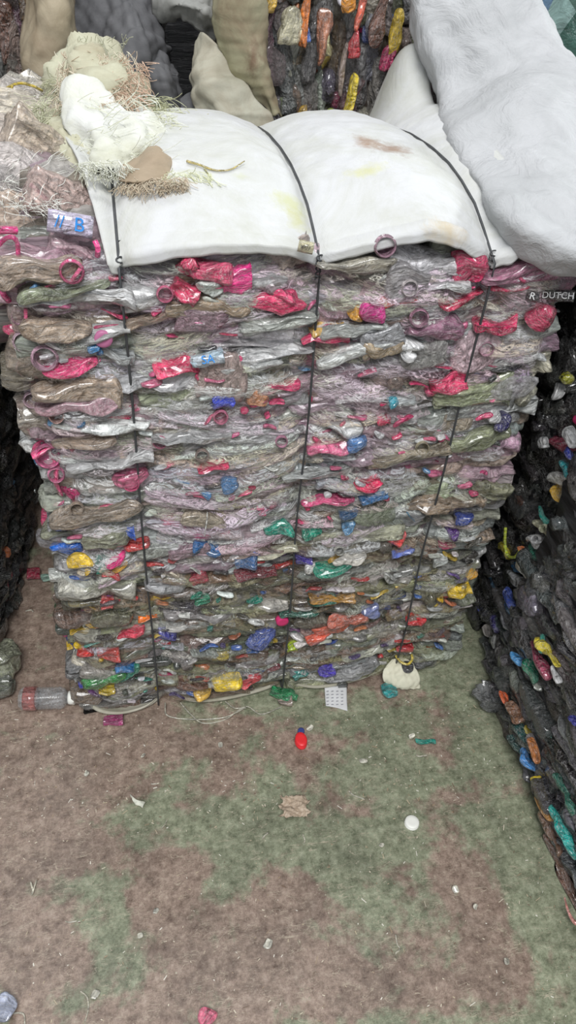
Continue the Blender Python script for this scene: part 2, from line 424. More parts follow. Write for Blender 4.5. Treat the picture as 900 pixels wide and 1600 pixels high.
def fill_face(specs, O, U, Nn, width, zr, th, pal_f, bright_f, depth_f, sag_f, r, Wv=None, lens_p=.3, bright_p=.15, out_p=.1, keep=None, Lr=(.09, .24)):
    """rows of crushed pieces on one face. O origin, U along face, Nn outward, V up"""
    V = np.array([0, 0, 1.0]) if Wv is None else Wv
    for (zc, t) in face_layers(zr[0], zr[1], *th):
        x = -r.uniform(0, .035)
        while x < width:
            L = min(r.uniform(*Lr), max(.05, width - x + .02)); xc = x + L / 2
            if x > width - .03: break
            bright = r.random() < bright_p(zc)
            if bright: L *= r.uniform(.2, .42); xc = x + L / 2
            x += L * r.uniform(.70, .88)
            if keep is not None and not keep(xc, zc): continue
            W = r.uniform(.05, .085)
            mode = r.random()
            kind = 'lens' if (mode < lens_p or bright) else ('tub' if mode > .86 else 'bottle')
            out = (not bright) and r.random() < out_p
            T = t * (r.uniform(.7, 1.0) if bright else r.uniform(1.3, 2.1))
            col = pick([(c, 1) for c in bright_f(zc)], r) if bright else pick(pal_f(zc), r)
            al = r.uniform(.8, 1.0) if (bright or kind == 'tub') else r.choice([.5, .62, .8, 1.0], p=[.25, .3, .27, .18])
            specs.append(dict(L=L, W=W, T=T, kind=kind, out=out, col=col, a=al, O=O, U=U, N=Nn, V=V, x=xc, z=zc + sag_f(xc, zc) + r.normal(0, .003), d=depth_f(xc, zc), tilt=r.normal(0, .07), flip=r.random() < .5, area=L * T, bright=bright))


def spec_mesh(s, r):
    if s['out']:
        P, f, loc = crushed(.11, min(s['L'], .085), max(s['T'], .024), 'bottle', crumple=.002, neck=.0125)
        ex, ey, ez = s['N'], s['U'], s['V']
        if s['flip']: ex = -ex
        o = s['O'] + s['U'] * s['x'] + s['V'] * s['z'] + s['N'] * (s['d'] - .055 + .02)
        return place(P, o, ex, ey, ez), f, loc
    P, f, loc = crushed(s['L'], s['W'], s['T'], s['kind'], crumple=.0042 if not s['bright'] else .003)
    ex = s['U'] * math.cos(s['tilt']) + s['V'] * math.sin(s['tilt']); ez = -s['U'] * math.sin(s['tilt']) + s['V'] * math.cos(s['tilt'])
    if s['flip']: ex = -ex
    roll = r.normal(0, .25)
    ey = -s['N'] * math.cos(roll) + ez * math.sin(roll); ez = ez * math.cos(roll) + s['N'] * math.sin(roll)
    o = s['O'] + s['U'] * s['x'] + s['V'] * s['z'] + s['N'] * (s['d'] - s['W'] / 2 + r.uniform(-.010, .007))
    return place(P, o, ex, ey, ez), f, loc


def core_block(name, lo, hi, mat, parent, nx=24, nz=36, bulge=.0, yaw=None):
    """solid packed body behind the visible pieces"""
    lo, hi = np.array(lo, float), np.array(hi, float)
    a = Acc()
    def face(o, u, v, n1, n2):
        g = np.array([[o + u * i / (n1 - 1) + v * j / (n2 - 1) for j in range(n2)] for i in range(n1)]).reshape(-1, 3)
        a.add(g, grid_faces(n1, n2), np.array([.3, .3, .3]))
    d = hi - lo; X, Y, Z = np.diag(d)
    face(lo, X, Z, nx, nz); face(lo + Y, X, Z, nx, nz); face(lo, Y, Z, nx, nz); face(lo + X, Y, Z, nx, nz); face(lo + Z, X, Y, nx, nx); face(lo, X, Y, 3, 3)
    P = np.concatenate(a.v); rr = np.random.default_rng(2)
    c = (lo + hi) / 2; q = (P - c) / (d / 2); P = c + (P - c) * (1 + .02 * np.cos(q[:, [2]] * 1.5)) * np.array([1, 1, 1])
    w = wave_noise(P * np.array([.5, .5, 2.5]), .004, .09, rr)
    out = np.where(np.abs(q) > .999, np.sign(q), 0); out[:, 2] *= .3
    P = P + out * w[:, None]; P[:, 2] = np.maximum(P[:, 2], .004)
    b = Acc(); b.add(P, a.f, np.array([.3, .3, .3])); b.v[0] = P
    return b.build(name, mat, parent)


def core_mat(name, cols, sx=(8, 8, 60)):
    m, nt, b = new_mat(name); L = nt.links
    tc = N(nt, 'ShaderNodeTexCoord'); mp = N(nt, 'ShaderNodeMapping'); mp.inputs['Scale'].default_value = sx; L.new(tc.outputs['Object'], mp.inputs[0])
    v = N(nt, 'ShaderNodeTexVoronoi', Scale=1.3); n = N(nt, 'ShaderNodeTexNoise', Scale=1.5, Detail=6.0, Distortion=1.5, Roughness=.7)
    L.new(mp.outputs[0], v.inputs['Vector']); L.new(mp.outputs[0], n.inputs['Vector'])
    k = len(cols); rp = ramp(nt, [(i / k, lin(c)) for i, c in enumerate(cols)], 'CONSTANT'); L.new(v.outputs['Color'], rp.inputs[0])
    r2 = ramp(nt, [(.3, (.35, .35, .35)), (.7, (1.2, 1.2, 1.2))]); L.new(n.outputs['Fac'], r2.inputs[0])
    mx = N(nt, 'ShaderNodeMix', data_type='RGBA', blend_type='MULTIPLY'); mx.inputs[0].default_value = 1; L.new(rp.outputs[0], mx.inputs[6]); L.new(r2.outputs[0], mx.inputs[7])
    L.new(mx.outputs[2], b.inputs['Base Color']); b.inputs['Roughness'].default_value = .3
    bp = N(nt, 'ShaderNodeBump', Strength=1.0, Distance=.01); L.new(n.outputs['Fac'], bp.inputs['Height']); L.new(bp.outputs[0], b.inputs['Normal'])
    return m


def emit_specs(specs, parent, r, n_each=100, part='crushed_bottle', stuff='packed_plastic', scrap='plastic_scrap', vis=None, capcol=((226, 70, 130), (226, 70, 130), (225, 225, 225), (60, 110, 190), (190, 120, 150))):
    """the pieces that show largest as parts, all the rest as one stuff part"""
    big = sorted([s for s in specs if not s['bright'] and (vis is None or vis(s))], key=lambda s: -s['area'])[:n_each]
    bri = sorted([s for s in specs if s['bright'] and (vis is None or vis(s))], key=lambda s: -s['area'])[:n_each]
    ids = {id(s): part for s in big}; ids.update({id(s): scrap for s in bri})
    rest = Acc()
    for s in specs:
        P, f, loc = spec_mesh(s, r)
        P[:, 2] = np.maximum(P[:, 2], .003)
        if id(s) in ids:
            a = Acc(); a.add(P, f, s['col'], loc, s['a']); o = a.build(ids[id(s)], PLASTIC, parent)
            if s['kind'] == 'bottle' and not s['bright'] and r.random() < .45:
                m = 26; e_ = P[-m:].mean(0); dr = unit(e_ - P[-3 * m:-2 * m].mean(0)); Vc, fc = cap_mesh(.0145, .014, 12)
                u = unit(np.cross(dr, [0.1, .3, 1])); a2 = Acc(); a2.add(e_ - dr * .006 + Vc[:, [0]] * u + Vc[:, [1]] * np.cross(dr, u) + Vc[:, [2]] * dr, fc, pick([(c, 1) for c in capcol], r), Vc + 1.0, 1)
                a2.build('bottle_cap', FIBRE, o)
        else: rest.add(P, f, s['col'], loc, s['a'])
    if rest.n: tag(rest.build(stuff, PLASTIC, parent), None, None, kind='stuff')


CORE_MAIN = core_mat('pressed_mixed_plastic', [(140, 130, 118), (160, 140, 148), (150, 150, 146), (116, 108, 98), (180, 175, 170), (170, 120, 138)])
CORE_SHADE = core_mat('shade_painted_plastic', [(24, 24, 26), (34, 34, 36), (20, 20, 22), (44, 44, 46)])  # core colours blackened to stand for shade in the gaps
CORE_DARK = core_mat('pressed_dark_plastic', [(40, 40, 42), (58, 58, 60), (30, 30, 32), (70, 70, 72), (46, 50, 46)])

# ---------- main bale: front face in the plane y = 1.129, straps at x = 0, .305, .595
Y0 = 1.129
XL, XR, ZT = -.170, .750, 1.12
STR = [0.0, .305, .595]


def bulge(x, z):
    """how far the face swells out between the wires"""
    xs = [XL - .01] + STR + [XR + .02]
    for a, b in zip(xs[:-1], xs[1:]):
        if a <= x <= b:
            k = math.sin(math.pi * (x - a) / (b - a)); am = .030 if b - a > .2 else .018
            if a < STR[0] or b > STR[2] + .01:
                # outer lobes: pinch only at the wire, round off at the bale's edge
                q = (x - a) / (b - a) if b > STR[2] + .01 else (b - x) / (b - a)
                return .016 * math.sin(math.pi * min(q, 1)) - .045 * max(0, q - .7) / .3
            return am * k * (.65 + .35 * (1 - z)) - .012 * math.exp(-(min(x - a, b - x) / .012) ** 2)
    return -.05


def sag(x, z):
    return .007 * math.sin(x * 11 + z * 5) + .005 * math.sin(x * 23 - z * 9)


MAIN = thing('pressed_bottle_bale', 'tall wired bale of crushed clear and pink plastic bottles under a white woven sheet', 'bale', (.29, 1.47, 0))
core_block('packed_plastic', (XL + .03, Y0 + .016, .0), (XR - .035, 1.86, ZT - .03), CORE_MAIN, MAIN).__setitem__('kind', 'stuff')
specs = []


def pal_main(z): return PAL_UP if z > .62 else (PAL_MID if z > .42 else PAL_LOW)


def bright_main(z): return BRIGHT_UP if z > .55 else BRIGHT_LOW


def cover_top(x):  # how high bottles reach under the sheet's front edge
    return float(np.interp(x, [-.17, -.005, .042, .089, .203, .252, .304, .363, .422, .47, .53, .595, .66, .75], [1.12, 1.10, 1.105, 1.118, 1.118, 1.105, 1.095, 1.105, 1.125, 1.135, 1.12, 1.095, 1.11, 1.13]))


ex, ey = np.array([1.0, 0, 0]), np.array([0, 1.0, 0])
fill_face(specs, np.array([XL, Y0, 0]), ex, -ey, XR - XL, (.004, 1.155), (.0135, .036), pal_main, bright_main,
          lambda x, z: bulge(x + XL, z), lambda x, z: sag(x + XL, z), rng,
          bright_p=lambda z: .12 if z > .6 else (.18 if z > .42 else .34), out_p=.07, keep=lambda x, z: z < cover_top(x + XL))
front_specs = list(specs)
sides = []
fill_face(sides, np.array([XL + .02, Y0 + .03, 0]), ey, -ex, .68, (.01, 1.12), (.02, .04), pal_main, bright_main, lambda x, z: -.005, lambda x, z: 0, rng, bright_p=lambda z: .15, out_p=.15)
fill_face(sides, np.array([XR - .02, Y0 + .03, 0]), ey, ex, .68, (.01, 1.12), (.02, .04), pal_main, bright_main, lambda x, z: -.005, lambda x, z: 0, rng, bright_p=lambda z: .15, out_p=.15)
fid = {id(s) for s in front_specs}
emit_specs(front_specs + sides, MAIN, rng, vis=lambda s: id(s) in fid, part='crushed_bottle', scrap='plastic_scrap')

# pieces of the bale that can be told apart in the photograph: px, py, width px, height px, colour, turn in degrees, opacity
MARKS = [
    (370, 442, 40, 34, (236, 50, 140), 0, 1), (330, 425, 62, 22, (225, 80, 120), -14, 1), (425, 478, 105, 20, (232, 58, 110), -9, 1), (440, 468, 50, 24, (235, 70, 120), -20, 1),
    (738, 420, 50, 50, (206, 42, 96), 0, .9), (704, 610, 50, 36, (232, 60, 110), 3, 1), (585, 487, 38, 28, (225, 50, 150), 0, 1), (625, 478, 62, 13, (240, 60, 50), 4, 1),
    (563, 497, 16, 18, (225, 160, 40), 40, 1), (515, 516, 50, 9, (225, 180, 90), 8, 1), (508, 532, 70, 14, (230, 60, 110), 3, 1), (110, 578, 74, 17, (240, 70, 130), 5, 1),
    (275, 574, 58, 20, (240, 70, 115), 8, 1), (325, 562, 50, 16, (200, 225, 240), 12, 1), (300, 423, 34, 22, (225, 70, 110), -40, .9), (290, 458, 38, 22, (228, 60, 105), -35, .9),
    (640, 547, 30, 24, (240, 240, 240), -30, 1), (560, 552, 120, 12, (215, 218, 215), 14, 1), (555, 520, 100, 22, (196, 200, 196), 3, .9), (435, 509, 110, 26, (200, 204, 196), 4, .9),
    (349, 625, 30, 22, (50, 70, 205), 0, 1), (405, 628, 28, 22, (190, 130, 90), -30, 1), (440, 610, 60, 10, (228, 70, 120), 2, 1), (150, 547, 18, 14, (60, 140, 200), 0, 1),
    (180, 552, 60, 18, (190, 195, 195), -20, .9), (210, 655, 70, 12, (232, 60, 110), 0, 1), (160, 672, 130, 11, (225, 228, 225), -4, 1), (75, 712, 44, 12, (232, 70, 130), 0, 1),
    (88, 755, 8, 56, (236, 90, 140), 0, 1), (205, 752, 50, 30, (226, 110, 150), 10, .7), (170, 726, 120, 14, (205, 205, 205), 2, .9), (330, 730, 44, 10, (225, 50, 100), 0, 1),
    (420, 445, 60, 16, (190, 190, 190), -5, .8), (328, 448, 40, 20, (205, 212, 205), -20, 1), (222, 473, 60, 24, (205, 205, 205), 5, .9), (120, 470, 150, 14, (208, 208, 208), -4, 1),
    (100, 455, 120, 16, (150, 158, 130), 0, .9), (55, 460, 16, 8, (80, 140, 190), 0, 1), (700, 455, 70, 10, (205, 205, 205), 5, 1), (725, 468, 70, 8, (210, 50, 90), 12, 1),
    (775, 510, 56, 20, (200, 40, 90), -4, 1), (850, 500, 36, 40, (205, 60, 100), 40, .9), (800, 455, 60, 8, (210, 50, 95), 0, 1), (820, 430, 110, 30, (170, 110, 135), 6, .9),
    (630, 632, 42, 20, (200, 206, 206), -5, .9), (612, 632, 12, 12, (40, 150, 170), 0, 1), (540, 672, 52, 14, (205, 205, 205), -12, 1), (605, 663, 24, 14, (225, 70, 105), -20, 1),
    (560, 702, 30, 20, (80, 130, 190), 0, 1), (520, 702, 70, 14, (228, 110, 150), 8, 1), (740, 620, 110, 40, (158, 166, 130), 4, .95), (787, 662, 16, 22, (46, 42, 90), 0, 1), (773, 655, 18, 10, (220, 220, 220), 20, 1),
    (752, 690, 90, 34, (150, 156, 122), 20, .9), (578, 765, 36, 14, (228, 50, 95), 4, 1), (585, 780, 40, 9, (70, 130, 190), 8, 1), (512, 787, 78, 9, (205, 70, 120), 5, 1), (360, 762, 22, 18, (80, 130, 180), 0, 1),
    (150, 810, 130, 30, (158, 142, 124), 3, .95), (165, 848, 64, 32, (140, 142, 118), 0, 1), (200, 838, 18, 12, (30, 90, 200), 0, 1), (105, 860, 46, 14, (20, 110, 220), -3, 1), (215, 856, 36, 11, (200, 50, 50), 18, 1),
    (126, 884, 36, 12, (238, 196, 40), 8, 1), (158, 890, 18, 16, (20, 130, 110), -20, 1), (143, 896, 16, 20, (26, 24, 34), -30, 1), (182, 880, 34, 14, (236, 40, 130), 10, 1), (190, 890, 24, 12, (245, 180, 30), 30, 1), (176, 903, 24, 18, (230, 50, 60), -10, 1),
    (437, 832, 44, 15, (20, 150, 125), 0, 1), (322, 864, 38, 15, (30, 100, 160), -14, 1), (545, 808, 28, 14, (50, 90, 130), -20, 1), (545, 828, 18, 14, (110, 160, 200), 0, 1), (627, 846, 20, 28, (222, 70, 72), -20, 1),
    (490, 840, 30, 16, (30, 150, 120), 8, 1), (475, 878, 24, 12, (60, 40, 150), 0, 1), (490, 892, 26, 10, (235, 235, 230), 0, 1), (525, 892, 60, 12, (20, 150, 120), 10, 1), (545, 880, 50, 12, (225, 220, 210), 8, 1), (632, 868, 34, 10, (100, 120, 200), 0, 1),
    (690, 880, 20, 12, (210, 215, 210), 0, 1), (728, 815, 26, 14, (30, 60, 150), 0, 1), (757, 848, 20, 16, (20, 70, 180), 0, 1), (711, 838, 18, 14, (90, 50, 130), 0, 1), (732, 906, 30, 8, (220, 160, 40), 0, 1), (720, 926, 32, 16, (235, 195, 20), 6, 1),
    (722, 912, 20, 8, (60, 30, 110), 0, 1), (312, 910, 26, 20, (190, 60, 80), 20, 1), (320, 946, 22, 12, (20, 150, 110), 10, 1), (232, 967, 28, 12, (250, 120, 20), -5, 1), (168, 948, 16, 10, (200, 60, 60), 0, 1), (124, 996, 26, 10, (240, 196, 30), 4, 1),
]
MARKS2 = [
    (205, 994, 42, 10, (240, 60, 90), 12, 1), (128, 1014, 22, 10, (240, 200, 30), -10, 1), (136, 1022, 22, 12, (226, 40, 40), -20, 1), (170, 1026, 30, 10, (200, 60, 50), 0, 1), (128, 1036, 30, 14, (214, 205, 185), 0, 1),
    (165, 1066, 60, 22, (30, 130, 50), 12, 1), (200, 1058, 40, 18, (20, 140, 110), 10, 1), (133, 1072, 16, 16, (40, 50, 190), 0, 1), (168, 1084, 22, 9, (210, 180, 50), 0, 1), (196, 1050, 26, 8, (50, 120, 180), 0, 1),
    (356, 1074, 42, 18, (240, 205, 30), 6, 1), (318, 1088, 26, 12, (226, 178, 60), 0, 1), (392, 1070, 36, 12, (226, 70, 80), 12, 1), (300, 1074, 40, 18, (120, 84, 66), -20, 1), (420, 1056, 36, 12, (140, 60, 70), 8, 1), (410, 1000, 46, 20, (60, 80, 150), 20, 1),
    (262, 1000, 30, 14, (60, 60, 140), -20, 1), (350, 1030, 20, 14, (180, 160, 60), 0, 1), (458, 1020, 14, 10, (190, 215, 40), 0, 1), (475, 1062, 28, 11, (40, 150, 140), 6, 1), (512, 1054, 26, 14, (80, 60, 190), -14, 1), (520, 988, 56, 14, (222, 100, 70), 6, 1),
    (545, 975, 60, 14, (200, 110, 90), -4, 1), (500, 1000, 40, 12, (226, 90, 60), 24, 1), (570, 1048, 46, 24, (150, 150, 150), 20, .9), (540, 1060, 60, 16, (165, 165, 165), 12, .9), (652, 973, 28, 10, (230, 40, 50), 16, 1), (635, 1014, 24, 12, (200, 40, 50), 0, 1),
    (520, 940, 60, 9, (190, 140, 60), 0, 1), (505, 943, 40, 10, (30, 120, 100), 10, 1), (470, 960, 60, 12, (40, 100, 84), 0, 1), (580, 960, 22, 18, (110, 120, 170), 0, 1), (610, 905, 30, 12, (205, 205, 200), -20, 1), (400, 900, 60, 16, (120, 40, 50), 0, 1), (425, 868, 80, 14, (190, 186, 160), 14, 1),
    (385, 885, 34, 16, (60, 100, 150), 0, 1), (260, 918, 60, 22, (180, 180, 182), -8, .9), (500, 745, 110, 12, (175, 178, 176), 4, 1), (640, 720, 120, 16, (150, 138, 116), 6, 1), (680, 520, 80, 30, (160, 110, 135), -8, .9), (560, 420, 110, 26, (178, 172, 156), -4, .9), (640, 445, 60, 46, (180, 176, 178), 0, .85),
    (330, 485, 120, 28, (168, 146, 120), -6, .95), (250, 500, 90, 20, (172, 150, 130), 4, .95), (600, 545, 60, 18, (170, 150, 120), 10, .9), (430, 560, 110, 14, (196, 196, 196), 6, 1), (390, 580, 90, 12, (200, 202, 200), 6, 1), (90, 520, 90, 30, (176, 156, 136), -5, .95), (160, 520, 70, 20, (190, 190, 188), 6, .9),
    (60, 430, 110, 40, (180, 160, 142), 3, .95), (120, 615, 120, 34, (170, 150, 130), -3, .95), (120, 635, 110, 16, (190, 150, 160), 4, .9), (250, 600, 130, 18, (196, 196, 198), 2, .95), (300, 690, 110, 16, (190, 190, 190), -5, .95), (130, 700, 90, 14, (170, 150, 132), 4, .9), (700, 790, 120, 26, (150, 130, 108), 0, .95), (770, 770, 60, 30, (140, 140, 112), -20, .9),
]


def mark_pt(px, py, lift=.016):
    p = at_y(px, py, Y0)
    for _ in range(3): p = at_y(px, py, Y0 - bulge(p[0], p[2]) - lift)
    return p


def px_scale(p): return np.linalg.norm(p - np.array([0, 0, CAM_H])) / F_PX


mm_extra = Acc()
for k, (px, py, w, h, c, an, al) in enumerate(MARKS + MARKS2):
    p = mark_pt(px, py, .022); s = px_scale(p); L, T = w * s * 1.1, h * s * 1.1
    vert = h > w
    P, f, loc = crushed(max(L, T), .03, min(L, T), 'lens' if k % 5 else 'tub', crumple=.0042)
    a = math.radians(an) + (math.pi / 2 if vert else 0) + .05
    e1 = ex * math.cos(a) + np.array([0, 0, math.sin(a)]); e3 = -ex * math.sin(a) + np.array([0, 0, math.cos(a)])
    V = place(P, p + ey * .013, e1, ey, e3); V[:, 2] = np.maximum(V[:, 2], .003)
    if len(MARKS) > k:
        a_ = Acc(); a_.add(V, f, lin(c), loc, al); o = a_.build('coloured_plastic_piece', PLASTIC, MAIN)
    else: mm_extra.add(V, f, lin(c), loc, al)
tag(mm_extra.build('coloured_plastic_piece', PLASTIC, MAIN), None, None, kind='stuff')


# crumpled clear film squeezed between the bottles
FPAL_U = [((236, 236, 236), 7), ((236, 214, 224), 3), ((224, 210, 192), 3), ((216, 220, 204), 2)]
FPAL_L = [((206, 206, 200), 4), ((176, 172, 140), 4), ((150, 126, 104), 3)]
films = []
rf = np.random.default_rng(404)
for k in range(400):
    z = rf.uniform(.02, 1.10) if rf.random() < .6 else rf.uniform(.5, 1.10); x = rf.uniform(XL + .03, XR - .04)
    if z > cover_top(x) - .015: continue
    L = min(rf.uniform(.08, .30), 2 * (x - XL) + .02, 2 * (XR - x) + .02); H = rf.uniform(.02, .045) * (.6 + .8 * z)
    films.append((x, z, L, H, rf.normal(0, .13), rf.uniform(.001, .020)))
films.sort(key=lambda q: -q[2] * q[3]); rest = Acc()
for k, (x, z, L, H, an, lift) in enumerate(films):
    n1_, n2_ = 34, 9; U2, V2 = np.meshgrid(np.linspace(-.5, .5, n1_), np.linspace(-.5, .5, n2_), indexing='ij')
    prof = np.clip(1 - np.abs(U2 * 2) ** 3, 0, 1) ** .6 * (1 + .3 * np.sin(U2 * rf.uniform(8, 25) + rf.uniform(0, 6)))
    X = U2 * L; Z = V2 * H * prof + rf.normal(0, .006) * np.sin(U2 * 5 + rf.uniform(0, 6)); loc = np.stack([X, Z * 0, Z], 2).reshape(-1, 3) + rf.uniform(-5, 5, 3)
    Pl = np.stack([X, V2 * 0, Z], 2).reshape(-1, 3)
    dd = wave_noise(Pl * np.array([.4, 1, 1.6]), .006, .05, rf, 6) - .022 * (V2.reshape(-1) * 2) ** 2
    ca, sa = math.cos(an), math.sin(an); xx = x + Pl[:, 0] * ca - Pl[:, 2] * sa; zz = z + Pl[:, 0] * sa + Pl[:, 2] * ca + [sag(q, z) for q in x + Pl[:, 0]]
    yy = Y0 - np.array([bulge(min(max(q, XL), XR), w) for q, w in zip(xx, zz)]) - lift - dd
    V = np.stack([xx, yy, np.maximum(zz, .004)], 1); c = pick(FPAL_U if z > .45 else FPAL_L, rf); al = rf.uniform(.5, .9) * (1 if z > .45 else .75)
    if k < 100: a = Acc(); a.add(V, grid_faces(n1_, n2_), c, loc, al); a.build('crumpled_film', FILM, MAIN)
    else: rest.add(V, grid_faces(n1_, n2_), c, loc, al)
tag(rest.build('crumpled_film', FILM, MAIN), None, None, kind='stuff')


fr_acc = Acc()
for k in range(300):
    up = rf.random() < .55; z = rf.uniform(.55, 1.1) if up else rf.uniform(.03, .5); x = rf.uniform(XL + .02, XR - .02)
    if z > cover_top(x) - .01: continue
    L = rf.uniform(.010, .045); T = rf.uniform(.003, .010); P_, f, loc = crushed(L, .012, T, 'lens', m=10, crumple=.0018)
    an = rf.normal(0, .35); e1 = ex * math.cos(an) + np.array([0, 0, math.sin(an)]); e3 = -ex * math.sin(an) + np.array([0, 0, math.cos(an)])
    c = pick([((226, 60, 115), 5), ((236, 110, 155), 4), ((232, 232, 230), 3), ((90, 150, 200), .8), ((60, 58, 62), 1.5)], rf) if up else pick([((210, 60, 60), 2), ((50, 100, 180), 2), ((228, 190, 60), 1.5), ((30, 140, 120), 2), ((230, 230, 226), 4), ((60, 54, 50), 3), ((210, 120, 70), 1.5), ((90, 70, 130), 1)], rf)
    fr_acc.add(place(P_, np.array([x, Y0 - bulge(x, z) - rf.uniform(.006, .016), z]), e1, ey, e3), f, c, loc, rf.uniform(.75, 1))
tag(fr_acc.build('plastic_fragment', PLASTIC, MAIN), None, None, kind='stuff')

# bottle mouths and handle rings that face the camera: px, py, radius px, colour
def mouth(px, py, rp, c, parent, name='bottle_neck', lift=.02, plane='y', dirv=None, inner=(150, 130, 120), al=.9):
    p = mark_pt(px, py, lift) if plane == 'y' else at_x(px, py, plane)
    n = unit(np.array([0, 0, CAM_H]) - p) if dirv is None else unit(dirv); n = unit(n * .5 + (-ey if plane == 'y' else -ex) * .5)
    r_ = rp * px_scale(p)
    c = tuple(min(240, q * 1.08 + 14) for q in c); al = .78; a = Acc(); th = np.linspace(0, 2 * math.pi, 22, endpoint=False)
    u = unit(np.cross(n, [0, 0, 1])); v = np.cross(u, n)
    rows = [(.95, -.035), (.93, -.006), (1.0, -.004), (1.0, .0), (.88, .001), (.88, .006), (.84, .007), (.80, .006), (.77, -.006), (.7, -.016), (.3, -.018)]
    V = np.concatenate([p + r_ * q * (np.cos(th)[:, None] * u + np.sin(th)[:, None] * v) + n * d for q, d in rows])
    a.add(V, ring_faces(len(rows), 22), lin(c), V + rng.uniform(-3, 3, 3), al)
    return a.build(name, PLASTIC, parent)


for (px, py, rp, c) in [(37, 534, 16, (205, 170, 185)), (70, 560, 20, (195, 150, 170)), (40, 575, 14, (190, 160, 150)), (75, 713, 20, (226, 90, 140)), (50, 625, 13, (200, 165, 180)), (48, 662, 11, (200, 140, 165)),
                        (88, 650, 12, (190, 150, 140)), (30, 495, 12, (200, 150, 175)), (602, 385, 17, (165, 120, 140)), (112, 425, 18, (226, 60, 120)), (345, 652, 12, (205, 110, 140)), (655, 497, 15, (175, 120, 145)), (640, 450, 13, (190, 180, 180)), (316, 712, 11, (150, 130, 120)),
                        (250, 690, 12, (200, 90, 130)), (530, 860, 8, (180, 180, 170)), (88, 742, 13, (226, 110, 150)), (205, 755, 14, (222, 70, 120)), (660, 700, 11, (150, 140, 110)), (258, 460, 13, (214, 90, 130)), (440, 690, 10, (190, 120, 150)), (760, 545, 12, (170, 120, 140)), (120, 795, 11, (160, 140, 120))]:
    mouth(px, py, rp, c, MAIN)

# labels with print
lab = Acc()


def label_patch(px, py, w, h, an, c, parent, y=None, name='bottle_label', lift=.03):
    p = mark_pt(px, py, lift) if y is None else at_y(px, py, y); s = px_scale(p)
    nrm = unit(np.array([0, 0, CAM_H]) - p); u0 = unit(np.cross([0, 0, 1.0], -nrm)); u0 = -u0 if u0[0] < 0 else u0
    v0 = np.cross(nrm, u0); v0 = v0 if v0[2] > 0 else -v0
    a = math.radians(an); u = u0 * math.cos(a) + v0 * math.sin(a); v = -u0 * math.sin(a) + v0 * math.cos(a)
    g = np.array([[p + u * (i / 9 - .5) * w * s + v * (j / 5 - .5) * h * s - nrm * .010 * ((i / 9 - .5) ** 2 * 2 + (j / 5 - .5) ** 2 * 2) for j in range(6)] for i in range(10)]).reshape(-1, 3)
    ac = Acc(); ac.add(g, grid_faces(10, 6), lin(c), g, 1.0); o = ac.build(name, PLASTIC, parent)
    md = o.modifiers.new('t', 'SOLIDIFY'); md.thickness = .0012
    return o, p, u, v, nrm, s


def text_on(txt, px_h, frame, mat, parent, name='label_print', du=0, dv=0):
    o_, p, u, v, n, s = frame
    cu = bpy.data.curves.new(name, 'FONT'); cu.body = txt; cu.size = px_h * s * 1.4; cu.extrude = .0004; cu.align_x = 'CENTER'; cu.align_y = 'CENTER'
    t = bpy.data.objects.new(name, cu); COL.objects.link(t); cu.materials.append(mat)
    q = p + n * .0026 + u * du * s + v * dv * s
    t.matrix_world = Matrix([[u[0], v[0], n[0], q[0]], [u[1], v[1], n[1], q[1]], [u[2], v[2], n[2], q[2]], [0, 0, 0, 1]])
    dg = bpy.context.evaluated_depsgraph_get(); me = bpy.data.meshes.new_from_object(t.evaluated_get(dg)); mw = t.matrix_world.copy()
    bpy.data.objects.remove(t); t = bpy.data.objects.new(name, me); COL.objects.link(t); t.matrix_world = mw
    if parent: m = t.matrix_world.copy(); t.parent = parent; t.matrix_parent_inverse = parent.matrix_world.inverted(); t.matrix_world = m
    return t


fr_ = label_patch(110, 350, 62, 30, -12, (214, 204, 228), MAIN, y=1.14); text_on('//', 17, fr_, PRINT_BLUE, fr_[0], du=-15); text_on('B', 19, fr_, PRINT_BLUE, fr_[0], du=12)
fr_ = label_patch(325, 562, 50, 17, 8, (214, 226, 236), MAIN); text_on('SA', 13, fr_, PRINT_BLUE, fr_[0])
fr_ = label_patch(872, 462, 44, 15, 10, (44, 40, 44), MAIN, lift=.035); text_on('DUTCH', 9, fr_, PRINT_WHITE, fr_[0])
fr_ = label_patch(832, 463, 17, 14, 0, (50, 44, 48), MAIN, lift=.03); text_on('R', 10, fr_, PRINT_WHITE, fr_[0])

# ---------- the white woven sheet over the top
EDGE = [(-.17, 1.115), (-.005, 1.117), (.042, 1.133), (.089, 1.144), (.145, 1.147), (.203, 1.143), (.252, 1.134), (.304, 1.113), (.363, 1.135), (.422, 1.155), (.47, 1.164), (.53, 1.150), (.595, 1.108), (.62, 1.112), (.66, 1.14), (.72, 1.16), (.9, 1.17)]
CREST = [(1.10, 0), (1.13, .010), (1.17, .028), (1.22, .047), (1.29, .058), (1.36, .063), (1.45, .062), (1.57, .052), (1.68, .034), (1.8, -.01), (1.9, -.06), (1.97, -.14)]
ex_, ez_ = zip(*EDGE); cy_, cz_ = zip(*CREST)


def sheet_z(x, y):
    base = np.interp(x, ex_, ez_); k = min(1, max(0, (y - 1.10) / .25))
    dmin = min(abs(x - s) for s in STR)
    base = base * (1 - k) + (1.118 + .028 * (1 - math.exp(-(dmin / .06) ** 2))) * k
    z = base + np.interp(y, cy_, cz_) * (1.0 if True else 1)
    z -= .010 * math.exp(-(dmin / .012) ** 2) * (1 if y < 1.75 else 0)
    # bag-like lobe at the back right corner
    z += .16 * math.exp(-(((x - .675) / .062) ** 2) ** 1.3 - (((y - 1.88) / .11) ** 2) ** 1.2)
    z += .012 * math.exp(-((x - .68) / .06) ** 2) * min(1, max(0, (y - 1.2) / .2))
    return z


